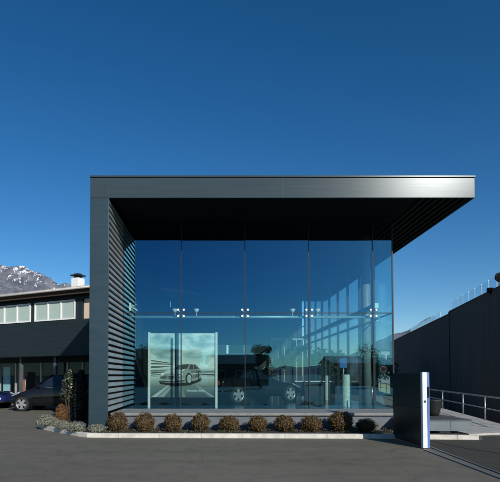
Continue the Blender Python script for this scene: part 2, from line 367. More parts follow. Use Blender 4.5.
# back wall with clerestory strip
bw = MB()
X0w, X1w = XI, at(302, 350, YB).x
zs0, zs1 = at(240, 353.5, YB).z, at(240, 345, YB).z
wx0, wx1 = at(217, 350, YB).x, at(268, 350, YB).x
bw.box((X0w, YB, ZP), (X1w, YB+.25, zs0)); bw.box((X0w, YB, zs1), (X1w, YB+.25, ZS+.068))
bw.box((X0w, YB, zs0), (wx0, YB+.25, zs1)); bw.box((wx1, YB, zs0), (X1w, YB+.25, zs1))
bwall = part(bw, 'back_wall', M['inwall'])
for a, b_, m in ((217.2, 226.5, 'white'), (228.5, 244, 'ltblue'), (245.5, 267.8, 'ltblue')):
    q = MB(); q.box((at(a, 349, YB).x, YB+.1, zs0+.01), (at(b_, 349, YB).x, YB+.13, zs1-.01)); part(q, 'window', M['blind' if m == 'ltblue' else 'white'], parent=bwall)  # pale opaque panes stand in for the bright sky behind
# glass panes
cols = [XI+.004] + [at(px, 312, YG).x for px in (181, 245, 309, 373.3)] + [XG]
prnd = random.Random(4)
def pane(a, b, name='glass_pane', m='trans'):
    q = MB(); q.box(a, b)
    if m == 'trans':     # every pane sits a millimetre or two out of true
        ta, tb = prnd.uniform(-.0022, .0022), prnd.uniform(-.0016, .0016); xm, zm = (a[0]+b[0])/2, (a[2]+b[2])/2
        q.v = [(x, y+ta*(x-xm)+tb*(z-zm), z) for x, y, z in q.v]
    part(q, name, M[m])
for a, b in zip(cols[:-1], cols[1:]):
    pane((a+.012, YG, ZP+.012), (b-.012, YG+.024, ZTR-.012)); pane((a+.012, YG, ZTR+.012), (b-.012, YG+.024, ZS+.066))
# joints
for i, x in enumerate(cols[1:-1]):
    q = MB(); q.box((x-.0115, YG-.004, ZP), (x+.0115, YG+.05, ZS+.066)); q.box((x-.012, YG+.052, ZP), (x+.012, YG+.20, ZS+.066), 0)
    part(q, 'mullion', M['dsteel'])
q = MB(); q.box((XG-.022, YG-.003, ZP), (XG+.018, YG+.04, ZS+.066)); part(q, 'corner_post', M['dsteel'])
q = MB(); q.box((XI+.01, YG-.003, ZTR-.011), (XG-.03, YG+.03, ZTR+.011)); part(q, 'transom', M['dsteel'])
q = MB(); q.tube((XI+.02, YG+.34, ZTR-.085), (XG-.3, YG+.34, ZTR-.085), .04); part(q, 'transom_tube', M['tealsteel'])
# spider clamps
for i, x in enumerate(cols[1:-1]):
    q = MB()
    for sx in (-1, 1):
        for sz in (-1, 1):
            c = Vector((x+sx*.085, YG-.012, ZTR+sz*.095))
            q.tube(c, c+Vector((0, -.022, 0)), .038, .03, 14)
            q.tube((x, YG+.09, ZTR), c+Vector((0, .05, 0)), .014, n=8)
    part(q, 'glass_clamp', M['white'])
# wall bracket behind the glass at the louvre wall
q = MB(); a = at(130, 303, YG+.5); b = at(130, 311, YG+.5)
q.box((a.x-.02, YG+.48, b.z), (a.x+.03, YG+.54, a.z)); q.tube((a.x, YG+.51, (a.z+b.z)/2+.02), at(137.5, 310.5, YG+.5), .022); q.tube((a.x, YG+.51, (a.z+b.z)/2+.02), at(137, 304.5, YG+.9), .014)
part(q, 'wall_bracket', M['white'])
# side glass wall on the right
n = 9; ys = [YG+.05+(YB-YG-.05)*i/n for i in range(n+1)]
for a, b in zip(ys[:-1], ys[1:]):
    pane((XG-.02, a+.015, ZP+.01), (XG, b-.015, ZTR-.02), m='sideglass'); pane((XG-.02, a+.015, ZTR+.02), (XG, b-.015, ZS+.066), m='sideglass')
for y in ys[1:]:
    q = MB(); q.box((XG-.10, y-.014, ZP), (XG+.002, y+.014, ZS+.066)); part(q, 'mullion', M['dsteel'])
q = MB(); q.box((XG-.03, YG+.06, ZTR-.018), (XG+.004, YB-.02, ZTR+.018)); part(q, 'transom', M['dsteel'])
q = MB(); q.box((XG-.42, YG+.4, ZTR+.20), (XG-.30, YB-.05, ZTR+.36)); part(q, 'side_beam', M['tealsteel'])
q = MB(); q.tube((XG-.36, YG+.35, ZTR-.16), (XG-.36, YB-.05, ZTR-.16), .04); part(q, 'transom_tube', M['tealsteel'])
# round interior column
c = at(366.5, 380, 16.2); q = MB(); q.tube((c.x, 16.2, ZP), (c.x, 16.2, ZS+.066), .15, n=28); part(q, 'column', mat('grey round column', (.16, .21, .22), rough=.5))
q = MB(); q.box((at(304, 348, 24).x, 24, ZP), (at(307, 348, 24).x, 24.2, at(305, 346, 24).z)); part(q, 'column', M['dsteel'])
# slender post
q = MB(); c = at(175.6, 350, 14.62); q.box((c.x-.025, 14.6, ZP), (c.x+.025, 14.65, at(175, 333, 14.6).z)); part(q, 'mullion', M['black'])
# staircase
st = MB(); YS = 22.5
a, b = at(251, 380, YS), at(305, 345.5, YS)
nst = 11
for k in range(nst):
    t = k/nst; x0 = a.x+(b.x-a.x)*t; x1 = a.x+(b.x-a.x)*(t+1/nst); zz = ZP+.12+(b.z-ZP-.12)*t
    st.box((x0, YS+.05, zz), (x1+.04, YS+1.3, zz+.05))
stair = part(st, 'staircase', M['dsteel'])
q = MB(); v = Vector((0, 0, .22)); q.prism([a-v+Vector((0,0,.05)), b-v, b+Vector((0,0,.06)), a+Vector((0,0,.10))], (0, .05, 0)); part(q, 'stringer', M['dsteel'], parent=stair); q = MB(); q.prism([a-v+Vector((0,1.4,.05)), b-v+Vector((0,1.4,0)), b+Vector((0,1.4,.06)), a+Vector((0,1.4,.10))], (0, .05, 0))
part(q, 'stringer', M['dsteel'], parent=stair)
q = MB(); up = Vector((0, 0, .95)); q.tube(a+up, b+up, .022)
for k in range(8): pp = a.lerp(b, k/7); q.tube(pp, pp+up, .012, n=6)
part(q, 'handrail', M['dsteel'], parent=stair)
q = MB(); q.box((b.x, YS, b.z-.14), (XG-.9, YS+2.6, b.z)); part(q, 'gallery', M['dsteel'])
for k in range(7):
    c = at(272+k*6.2, 370, 25.5); q = MB(); q.box((c.x-.02, 25.5, ZP), (c.x+.02, 25.56, ZP+2.9)); part(q, 'partition_post', M['tealsteel'])
q = MB(); a_, b_ = at(272, 370, 25.5).x, at(309.2, 370, 25.5).x; q.box((a_-.02, 25.5, ZP+2.902), (b_+.02, 25.56, ZP+2.97)); part(q, 'partition_rail', M['tealsteel'])
# round sticker, and a second disc for its mirror image
def disc(name, c, r, normal, m, parent=None):
    q = MB(); nn = Vector(normal).normalized(); q.tube(c, Vector(c)+nn*.004, r, n=32); return part(q, name, m, parent=parent)
c = at(383.2, 369.3, YG-.003); 
stk = disc('sticker_or_mirror_disc', c, .125, (0, -1, 0), M['black'])
q = MB()
for i in range(32):
    t0, t1 = 2*PI*i/32, 2*PI*(i+1)/32
    P = lambda r, t: (c.x+r*math.cos(t), c.y-.0055, c.z+r*math.sin(t))
    q.add([P(.085, t0), P(.09, t0), P(.09, t1), P(.085, t1)], [(0, 1, 2, 3)])
part(q, 'sticker_ring', M['deck'], parent=stk)
disc('sticker_or_mirror_disc', (XG-.026, at(365, 369, 16.9).y, at(365, 369.3, 16.9).z), .14, (-1, 0, 0), M['black'])  # dark disc stands in for the sticker's reflection in the glass
# door pull bars
for px, yy in ((372.2, YG-.06), (394.3, YG-.02)):
    c = at(px, 392, yy); q = MB(); q.tube((c.x, yy, at(px, 398, yy).z), (c.x, yy, at(px, 387, yy).z), .018); q.tube((c.x, yy, c.z), (c.x, YG, c.z), .01); part(q, 'pull_bar', M['steel'])
# ------------------------------------------------------------------ spot lamps on the transom tube
lamps = [(175, 308, 'left of the two small glass spotlights flanking the joint above the poster'), (196.5, 308, 'right of the two small glass spotlights flanking the joint above the poster'), (292.5, 307.5, 'small glass spotlight left of the joint above the staircase'), (317.5, 307.5, 'small glass spotlight right of the joint above the staircase')]
l0 = None
for px, py, lab in lamps:
    c = at(px, py, YG+.34)
    if l0 is None:
        l0 = thing('spot_lamp', lab, 'spotlight', (c.x, YG+.34, ZTR-.045), 0, 'spotlights on the transom tube')
        q = MB(); q.tube((0, 0, 0), (0, 0, .10), .014); q.obj('stem', M['white'], l0)
        q = MB(); q.lathe([(.02, .10), (.05, .13), (.085, .2), (.08, .215), (.0, .19)]); q.obj('reflector', M['white'], l0)
    else:
        t = copy_tree(l0); t.location = (c.x, YG+.34, ZTR-.045); t['label'] = lab
# ------------------------------------------------------------------ poster stand
PY = 14.95
pa, pb = at(150, 333, PY), at(216.5, 398.5, PY)
PS = thing('poster_stand', 'tall advertising stand with a silver car poster between two white posts', 'poster', ((pa.x+pb.x)/2, PY, ZP))
cx = (pa.x+pb.x)/2
def pl_(o): o.location = (-cx, -PY, -ZP); return o
for px in (149.3, 216.4):
    x = at(px, 370, PY).x; q = MB(); q.box((x-.035, PY-.06, ZP), (x+.035, PY+.06, pa.z+.02)); pl_(q.obj('post', M['white'], PS, .006))
q = MB(); q.box((at(150.8, 370, PY).x, PY, at(180, 409, PY).z), (at(215, 370, PY).x, PY+.05, pa.z)); panel = pl_(q.obj('panel', M['black'], PS))
def postermat():
    m = bpy.data.materials.new('poster print sky and road'); m.use_nodes = True
    N, L = m.node_tree.nodes, m.node_tree.links; b = N['Principled BSDF']
    tc = N.new('ShaderNodeTexCoord'); mp = N.new('ShaderNodeMapping'); mp.inputs['Scale'].default_value = (1.3, 1, 3.2)
    L.new(tc.outputs['Generated'], mp.inputs[0])
    n = N.new('ShaderNodeTexNoise'); n.inputs['Scale'].default_value = 2.2; n.inputs['Detail'].default_value = 6; n.inputs['Distortion'].default_value = .6; L.new(mp.outputs[0], n.inputs[0])
    cl = ramp(N, [(.28, (.17, .29, .31)), (.45, (.44, .57, .57)), (.62, (.84, .90, .88))]); L.new(n.outputs[0], cl.inputs[0])
    sx = N.new('ShaderNodeSeparateXYZ'); L.new(tc.outputs['Generated'], sx.inputs[0])
    gz = ramp(N, [(.02, (.05, .07, .07)), (.16, (.16, .19, .19)), (.28, (.44, .49, .48)), (.36, (.76, .82, .80)), (.41, (.40, .48, .47)), (.47, (.84, .89, .87))]); L.new(sx.outputs[2], gz.inputs[0])
    f = ramp(N, [(.45, (0, 0, 0)), (.62, (1, 1, 1))]); L.new(sx.outputs[2], f.inputs[0])
    mx = N.new('ShaderNodeMixRGB'); L.new(f.outputs[0], mx.inputs[0]); L.new(gz.outputs[0], mx.inputs[1]); L.new(cl.outputs[0], mx.inputs[2])
    L.new(mx.outputs[0], b.inputs['Base Color']); b.inputs['Roughness'].default_value = .5
    return m
zx0, zx1 = 55.0, 402.0   # sheet outline in the close-up of the photo
def pp(u, v, k=0):       # close-up pixel to the sheet surface
    return at(140+u/5.35, 325+v/5.356, PY-.003-k*.0008)
q = MB(); a, b = pp(57, 44), pp(400, 388)
q.box((a.x, PY-.003, b.z), (b.x, PY-.001, a.z)); pic = q.obj('poster_print', postermat(), panel)
def pcol(c): return mat('poster ink', c, tuple(v*1.1 for v in c), scale=8, rough=.5)
pale = pcol((.86, .90, .88))
def ell(cx_, cy_, rx, ry, n=20): return [(cx_+rx*math.cos(2*PI*i/n), cy_+ry*math.sin(2*PI*i/n)) for i in range(n)]
G_ = [pcol((v, v*1.06, v*1.05)) for v in (.015, .05, .11, .20, .32, .46, .62, .80)]
def art():
    q = MB(); ms = G_+[pale]
    def add(pts, mi, k): q.prism([pp(u, v, k) for u, v in pts], (0, -.0006, 0), mi)
    def lerpoly(p0, p1, n, c0, c1, k):
        """strip between two edges split in n bands running from level c0 to c1"""
        for i in range(n):
            a, b = i/n, (i+1)/n; m_ = lambda u, v, t: (u[0]+(v[0]-u[0])*t, u[1]+(v[1]-u[1])*t)
            add([m_(p0[0], p1[0], a), m_(p0[1], p1[1], a), m_(p0[1], p1[1], b), m_(p0[0], p1[0], b)], round(c0+(c1-c0)*(i+.5)/n), k)
    # blurred bridge rails on the left
    for k, (y0, y1, e, c) in enumerate([(186, 192, 206, 2), (193, 200, 208, 5), (203, 211, 213, 1), (213, 217, 216, 6), (220, 232, 226, 2), (234, 240, 232, 6), (242, 252, 243, 3), (254, 262, 252, 1), (266, 272, 262, 2), (276, 280, 270, 4)]):
        add([(58, y0), (150, e-5), (184, e), (150, e-1), (58, y1)], c, 1)
    # road streaks fanning towards the viewer
    for (a0, a1, b0, b1, c) in [(58, 90, 150, 160, 5), (95, 130, 168, 178, 4), (140, 205, 186, 208, 2), (215, 245, 214, 224, 3), (372, 386, 290, 295, 3), (390, 399, 298, 303, 5)]:
        add([(b0, 322), (b1, 322), (a1, 386), (a0, 386)], c, 1)
    for (y0, y1, c) in [(244, 248, 2), (251, 256, 3), (260, 268, 1), (271, 274, 4)]: add([(318, y0), (399, y0+3), (399, y1+3), (318, y1)], c, 1)
    # shadow, body, screens, details
    add([(100, 298), (130, 305), (250, 309), (332, 284), (326, 300), (264, 324), (180, 328), (108, 316)], 0, 2)
    add([(104, 282), (112, 262), (135, 246), (180, 238), (205, 215), (228, 207), (272, 205), (300, 211), (322, 234), (328, 250), (326, 278), (300, 297), (268, 303), (180, 312), (112, 306)], 4, 3)
    lerpoly([(112, 262), (214, 262)], [(150, 243), (244, 234)], 5, 5, 7, 4)      # bonnet
    lerpoly([(246, 240), (244, 298)], [(326, 244), (322, 276)], 6, 4, 2, 4)      # flank
    add([(246, 262), (326, 256), (326, 260), (246, 268)], 6, 5)
    add([(205, 214), (228, 207), (272, 205), (300, 210), (268, 209), (232, 211)], 6, 4)
    add([(188, 237), (210, 217), (232, 211), (264, 210), (252, 233), (225, 239)], 1, 5); add([(198, 234), (214, 219), (226, 216), (214, 235)], 3, 6)
    add([(270, 211), (296, 215), (314, 234), (292, 238), (260, 238)], 1, 5); add([(283, 212), (286, 212), (289, 238), (286, 238)], 4, 6)
    lerpoly([(106, 284), (180, 288)], [(112, 264), (182, 268)], 3, 3, 5, 5)
    add([(112, 277), (132, 270), (182, 274), (178, 291), (116, 289)], 0, 6)
    for v in (276, 281, 286): add([(116, v), (179, v+1), (179, v+2), (116, v+1)], 5, 7)
    add(ell(146, 281, 6, 6, 14), 6, 8); add(ell(146, 281, 4, 4, 14), 2, 9)
    add([(184, 262), (224, 254), (230, 266), (198, 277)], 7, 6); add([(194, 265), (218, 259), (222, 266), (200, 272)], 3, 7)
    add([(110, 262), (126, 254), (132, 262), (114, 270)], 7, 6)
    add([(110, 297), (178, 301), (238, 294), (238, 301), (178, 308), (113, 304)], 1, 5); add([(112, 292), (178, 296), (236, 288), (236, 291), (178, 299), (112, 295)], 6, 6)
    add(ell(261, 287, 18, 31), 0, 6); add(ell(263, 288, 13, 24), 2, 7); add(ell(264, 288, 11, 21), 6, 8); add(ell(264, 288, 8, 15), 3, 9)
    for i in range(7):
        t = 2*PI*i/7; c_, s_ = math.cos(t), math.sin(t); add([(264-s_*1.2, 288+c_*1.5), (264+c_*11-s_*1.6, 288+s_*21+c_*2.4), (264+c_*11+s_*1.6, 288+s_*21-c_*2.4), (264+s_*1.2, 288-c_*1.5)], 6, 10)
    add(ell(318, 268, 8, 23), 0, 6); add(ell(319.5, 268, 5, 16), 5, 7); add(ell(319.5, 268, 3, 10), 2, 8)
    # emblem: three-pointed star in a ring
    cx_, cy_, r = 301, 78, 15
    for i in range(28):
        t0, t1 = 2*PI*i/28, 2*PI*(i+1)/28
        P = lambda rr, t: (cx_+rr*math.cos(t), cy_+rr*math.sin(t))
        add([P(r-3, t0), P(r, t0), P(r, t1), P(r-3, t1)], 8, 2)
    for i in range(3):
        t = -PI/2+2*PI*i/3; P = lambda rr, t: (cx_+rr*math.cos(t), cy_+rr*math.sin(t))
        add([P(r-1.5, t), P(3.4, t+PI/3), (cx_, cy_), P(3.4, t-PI/3)], 8, 3)
    return q.obj('poster_artwork', ms, panel)
art()
def text(body, pos, size, m, name, parent, extr=.001):
    cu = bpy.data.curves.new(name, 'FONT'); cu.body = body; cu.size = size; cu.extrude = extr; cu.materials.append(m)
    o = bpy.data.objects.new(name+'_curve', cu); COL.objects.link(o)
    dg = bpy.context.evaluated_depsgraph_get(); me = bpy.data.meshes.new_from_object(o.evaluated_get(dg)); bpy.data.objects.remove(o)
    me.name = name; t = bpy.data.objects.new(name, me); COL.objects.link(t); t.parent = parent; t.rotation_euler = (PI/2, 0, 0); t.location = pos; return t
tp = pp(250, 356, 3)
text('Mercedes-Benz', (tp.x, tp.y-.002, tp.z), .086, pale, 'poster_lettering', panel)
# ------------------------------------------------------------------ cars
def make_car(name, label, prof, L, W, paint, loc, rz, wb, rr=.31, convertible=False):
    """prof: list of (x fraction, z belt, z top, half width factor). car points to -x"""
    root = thing(name, label, 'car', loc, rz)
    xs = [-L/2 + f*L for f, *_ in prof]
    N = len(prof); b = MB(); rings = []
    for (f, zb, zt, wf), x in zip(prof, xs):
        w_ = W/2*wf; zl = .20 if .06 < f < .94 else .30
        has = zt-zb > .05
        wt = w_*(.74 if has else .80)
        half = [(w_*.86, zl), (w_*.99, zl+.10), (w_, zl+(zb-zl)*.55), (w_*.965, zb-.03), (w_*.93, zb), (wt if has else w_*.86, zt-.05 if has else zb+.012), (wt*.88 if has else w_*.7, zt-.008 if has else zb+.03), (wt*.45 if has else w_*.35, zt+.012 if has else zb+.045)]
        ring = [(x, -y, z) for y, z in half] + [(x, y, z) for y, z in reversed(half)]
        rings.append(ring)
    K = len(rings[0]); vs = [p_ for r in rings for p_ in r]
    fs = [(i*K+j, i*K+(j+1)%K, (i+1)*K+(j+1)%K, (i+1)*K+j) for i in range(N-1) for j in range(K)]
    fs += [list(range(K))[::-1], [(N-1)*K+j for j in range(K)]]
    b.add(vs, fs, 0, True)
    body = b.obj('body', paint, root)
    ss = body.modifiers.new('sub', 'SUBSURF'); ss.levels = 2; ss.render_levels = 2
    # wheel arches and wheels
    xw = (-wb/2, wb/2)
    for x in xw:
        for s in (-1, 1):
            ar = MB(); ar.tube((x, s*(W/2-.16), rr), (x, s*(W/2-.012), rr), rr+.045, n=28)
            ar.obj('wheel_arch', M['black'], root)
    for x in xw:
        for s in (-1, 1):
            yo = s*(W/2+.022)
            mxr = Matrix.Translation((x, yo, rr)) @ Matrix.Rotation(PI/2*s, 4, 'X')
            t = MB(); t.lathe([(rr*.70, .005), (rr*.9, -.004), (rr*.985, .02), (rr, .06), (rr, .15), (rr*.9, .19)], n=32, mx=mxr)
            wh = t.obj('wheel', M['tyre'], root)
            r_ = MB(); ro = rr*.70
            r_.lathe([(ro, .004), (ro*.93, .006), (ro*.9, .04)], n=32, mx=mxr); r_.lathe([(ro*.9, .06), (0.001, .06)], n=24, mi=1, mx=mxr)
            for k in range(5):
                t0 = 2*PI*k/5+.3
                d, e = Vector((math.cos(t0), math.sin(t0), 0)), Vector((-math.sin(t0), math.cos(t0), 0))
                r_.prism([tuple(mxr @ (d*ro*.12+e*ro*.2+Vector((0,0,.012)))), tuple(mxr @ (d*ro*.12-e*ro*.2+Vector((0,0,.012)))), tuple(mxr @ (d*ro*.95-e*ro*.27+Vector((0,0,.010)))), tuple(mxr @ (d*ro*.95+e*ro*.27+Vector((0,0,.010))))], tuple(mxr.to_3x3() @ Vector((0,0,.025))))
            r_.lathe([(ro*.22, .008), (.001, .004)], n=16, mx=mxr)
            r_.obj('rim', [M['alloy'], M['black']], wh)
    # windows: sides and screens follow the greenhouse
    def surf(f, t, s):   # point on side of greenhouse at fraction f, height t
        for (p0, p1) in zip(prof[:-1], prof[1:]):
            if p0[0] <= f <= p1[0]:
                k = (f-p0[0])/(p1[0]-p0[0]); zb = p0[1]+(p1[1]-p0[1])*k; zt = p0[2]+(p1[2]-p0[2])*k; wf = p0[3]+(p1[3]-p0[3])*k
                break
        w_ = W/2*wf
        y = w_*.93+(w_*.74-w_*.93)*t; z = zb+.01+(zt-.06-zb)*t
        return Vector((-L/2+f*L, s*(y+.006), z))
    return root, body, surf
def side_windows(root, surf, spans, L):
    for s in (-1, 1):
        for pts in spans:
            q = MB(); v = [surf(f, t, s) for f, t in pts]; q.prism(v, (0, -s*.02, 0)); q.obj('side_window', M['carglass'], root)
mpv = [(0, .52, .52, .80), (.03, .60, .60, .90), (.10, .72, .72, .97), (.20, .84, .84, 1), (.28, .92, .96, 1), (.36, .97, 1.22, 1), (.46, 1.0, 1.48, 1), (.56, 1.02, 1.575, 1), (.72, 1.04, 1.58, 1), (.86, 1.05, 1.53, .99), (.94, 1.04, 1.36, .97), (.98, .98, 1.02, .94), (1, .70, .70, .88)]
CL = 3.85; cf = gr(11, 409); 
car, body, surf = make_car('parked_car', 'black compact car with silver five spoke wheels parked outside the shop', mpv, CL, 1.74, M['carblack'], (at(11.8, 400, 20.6).x+CL/2, 20.9, 0), math.radians(-4), 2.50, .31)
side_windows(car, surf, [[(.345, .10), (.405, .10), (.405, .75), (.395, .62)], [(.415, .08), (.61, .08), (.61, .92), (.53, .92), (.46, .86), (.415, .72)], [(.63, .08), (.83, .08), (.82, .90), (.63, .92)]], CL)
q = MB()   # windscreen
q.add([(-CL/2+.29*CL, -.66, .985), (-CL/2+.29*CL, .66, .985), (-CL/2+.475*CL, .52, 1.53), (-CL/2+.475*CL, -.52, 1.53)], [(0, 1, 2, 3)])
q2 = MB(); q2.prism([(-CL/2+.285*CL, -.70, .995), (-CL/2+.285*CL, .70, .995), (-CL/2+.465*CL, .56, 1.52), (-CL/2+.465*CL, -.56, 1.52)], (0, 0, .012)); q2.obj('windscreen', M['carglass'], car)
for s in (-1, 1):
    q = MB(); q.prism([(-CL/2+.055*CL, s*.60, .69), (-CL/2+.145*CL, s*.80, .80), (-CL/2+.135*CL, s*.845, .74), (-CL/2+.05*CL, s*.77, .62)], (-.015, s*.02, .022)); q.obj('headlight', M['lamp'], car, .006)
    q = MB(); q.box((-CL/2+.36*CL, s*.90, 1.0), (-CL/2+.36*CL+.11, s*1.02, 1.13)); q.obj('wing_mirror', M['carblack'], car, .03)
    for f in (.46, .66):
        q = MB(); q.box((-CL/2+(f+.13)*CL, s*.872, .84), (-CL/2+(f+.17)*CL, s*.895, .87)); q.obj('door_handle', M['carblack'], car, .008)
    q = MB(); v = [surf(f, t, s) for f, t in ((.335, -.03), (.60, -.04), (.85, -.03), (.85, .005), (.60, -.005), (.335, .005))]; q.prism(v, (0, s*.006, 0)); q.obj('window_trim', M['gal'], car)
    q = MB(); q.prism([(-CL/2+.30*CL, s*.885, .55), (-CL/2+.72*CL, s*.885, .55), (-CL/2+.72*CL, s*.885, .60), (-CL/2+.30*CL, s*.885, .60)], (0, s*.012, 0)); q.obj('side_moulding', M['black'], car)
    q = MB(); q.box((-CL/2+.385*CL, s*.874, .35), (-CL/2+.387*CL, s*.878, .95)); q.obj('door_gap', M['black'], car)
sal = [(0, .50, .50, .80), (.03, .58, .58, .92), (.12, .68, .68, .98), (.24, .76, .76, 1), (.32, .82, .86, 1), (.42, .86, 1.18, .99), (.52, .88, 1.36, .98), (.66, .90, 1.37, .98), (.78, .92, 1.2, .98), (.86, .92, .97, .97), (.95, .90, .90, .93), (1, .66, .66, .86)]
bx = at(11, 395, 21.6).x
car2, body2, surf2 = make_car('parked_car', 'dark blue car cut off by the left edge beside the black compact car', sal, 4.3, 1.75, M['carblue'], (bx-2.15, 22.0, 0), PI+math.radians(-6), 2.6, .31)
side_windows(car2, surf2, [[(.40, .1), (.55, .1), (.55, .85), (.50, .85)], [(.57, .1), (.80, .1), (.76, .7), (.68, .85), (.57, .85)]], 4.3)
for s in (-1, 1):
    q = MB(); q.prism([(-2.13+.06*4.3, s*.60, .64), (-2.13+.13*4.3, s*.8, .72), (-2.13+.12*4.3, s*.845, .66), (-2.13+.05*4.3, s*.77, .56)], (-.015, s*.02, .022)); q.obj('headlight', M['lamp'], car2)
# display car in the showroom (points right and a little away)
cp0 = [(0, .48, .48, .78), (.03, .56, .56, .90), (.12, .66, .66, .97), (.25, .74, .74, 1), (.34, .79, .82, 1), (.44, .82, 1.10, .98), (.53, .84, 1.27, .97), (.64, .86, 1.28, .97), (.76, .90, 1.10, .98), (.86, .93, .97, .97), (.95, .90, .90, .93), (1, .66, .66, .86)]
dY = 17.6; dc = at(264, 395, dY)
dcar, dbody, dsurf = make_car('display_car', 'dark coupe with bright alloy wheels displayed behind the showroom glass', cp0, 4.0, 1.72, M['cargreen'], (dc.x-.44, dY+.6, ZP), PI+math.radians(34), 2.45, .32)
side_windows(dcar, dsurf, [[(.39, .08), (.60, .08), (.60, .9), (.53, .9)], [(.62, .08), (.78, .10), (.70, .8), (.62, .9)]], 4.0)
for s in (-1, 1):
    q = MB(); q.box((1.93, s*.52, .66), (2.0, s*.76, .82)); q.obj('tail_light', M['red'], dcar, .02)
    q = MB(); q.prism([(-2.0+.06*4, s*.58, .62), (-2.0+.15*4, s*.78, .70), (-2.0+.14*4, s*.835, .62), (-2.0+.05*4, s*.75, .53)], (-.015, s*.02, .02)); q.obj('headlight', M['lamp'], dcar)
q = MB(); q.box((1.99, -.26, .50), (2.012, .26, .61)); q.obj('number_plate', M['white'], dcar)
# ------------------------------------------------------------------ other showroom things
def pillar(px, py, Y, r, label):
    c = at(px, py, Y); h = c.z-ZP
    o = thing('display_pillar', label, 'pillar', (c.x, Y, ZP), 0, 'pale display pillars in the showroom')
    q = MB(); q.lathe([(r*1.05, 0), (r*1.05, .03), (r*.96, .035), (r, h-.02), (r*.93, h), (.001, h)], n=24); q.obj('shaft', mat('pale perforated sheet', (.40, .52, .50), (.62, .72, .69), scale=9, rough=.5), o)
    return o
pillar(346.3, 374.5, 15.6, .15, 'thicker pale cylindrical display pillar standing near the right end of the glass')
pillar(327, 375.5, 19.5, .10, 'thinner pale cylindrical display pillar standing further inside left of the thick one')
a, b = at(254.5, 366.5, 24.3), at(265, 378, 24.3)
o = thing('notice_board', 'white notice board standing behind the staircase above the display car', 'board', ((a.x+b.x)/2, 24.3, ZP))
q = MB(); q.box((-(b.x-a.x)/2, -.02, b.z-ZP), ((b.x-a.x)/2, .02, a.z-ZP)); q.obj('panel', M['white'], o)
q = MB()
for s in (-.2, .2): q.tube((s, .03, 0), (s, .03, a.z-ZP-.05), .015)
q.obj('stand', M['dsteel'], o)
c = at(313, 395, 21.0)
o = thing('reception_desk', 'small dark desk with a pale top deep inside behind the thin pillar', 'desk', (c.x, 21.0, ZP))
q = MB(); q.box((-.75, 0, 0), (-.70, .7, .72)); q.box((.70, 0, 0), (.75, .7, .72)); q.box((-.70, .05, .1), (.70, .09, .72)); q.obj('frame', M['dsteel'], o)
q = MB(); q.box((-.8, -.04, .722), (.8, .74, .76)); q.obj('desk_top', M['white'], o, .005)
# ------------------------------------------------------------------ planting bed and kerb
kp = [gr(40.5, 421.8), gr(36.2, 424.2), gr(37, 426.6), gr(43.5, 429.6), gr(62, 433.4), gr(78, 436.3), gr(87, 437.5), gr(108, 437.8), gr(250, 438.2), gr(388, 438.8), gr(479, 440)]
kin = []
def offs(pts, d):
    out = []
    for i, p_ in enumerate(pts):
        t = (pts[min(i+1, len(pts)-1)]-pts[max(i-1, 0)]).normalized(); nn = Vector((-t.y, t.x, 0)); out.append(p_+nn*d)
    return out
kin = offs(kp, .13)
k = MB(); vs = []
H = .105
for a, b in zip(kp, kin): vs += [a+Vector((0,0,-.05)), a+Vector((0,.006,H-.012)), a+Vector((0,.018,H)), b+Vector((0,0,H)), b+Vector((0,0,-.05))]
nk = len(kp)
k.add(vs, [(i*5+j, (i+1)*5+j, (i+1)*5+(j+1)%5, i*5+(j+1)%5) for i in range(nk-1) for j in range(5)] + [(0,1,2,3,4), tuple((nk-1)*5+j for j in (4,3,2,1,0))])
M['kerb'] = mat('pale kerb stone', (.45, .43, .39), (.60, .58, .53), scale=6, rough=.9, bump=.3, bscale=50)
x = -2.4
while x < kp[-1].x-.3:       # dark joints between the kerb stones
    for a, b in zip(kp[:-1], kp[1:]):
        if a.x <= x < b.x:
            p_ = a.lerp(b, (x-a.x)/(b.x-a.x)); k.box((x-.0025, p_.y-.0012, 0), (x+.0025, p_.y+.12, H+.001), 1)
    x += 1.0
tag(k.obj('kerb', [M['kerb'], mat('mortar joint', (.20, .19, .17), rough=.95)]), kind='structure')
# soil sheet: gently uneven
bed = MB()
top = [p_+Vector((0,0,.07)) for p_ in kin]
back = [kin[0]+Vector((.03, .02, 0)), kin[0]+Vector((.06, .1, 0)), Vector((-5.3, 16.2, .07)), Vector((-5.2, 16.8, .07)), Vector((-4.8, 16.9, .07)), Vector((-4.2, 16.9, .07)), Vector((XL-.0, 16.5, .07)), Vector((XI, YF+.5, .07)), Vector((0, YF+.5, .07)), Vector((3.4, YF+.5, .07)), Vector((5.9, 12.1, .07))]
vs = []; nb = 5
for i in range(nk):
    for j in range(nb+1):
        v = top[i].lerp(back[i], j/nb); v.z = .07+.012*noise.noise(v*3); vs.append(v)
bed.add(vs, [(i*(nb+1)+j, (i+1)*(nb+1)+j, (i+1)*(nb+1)+j+1, i*(nb+1)+j+1) for i in range(nk-1) for j in range(nb)], 0, True)
tag(bed.obj('soil', M['soil']), kind='structure')
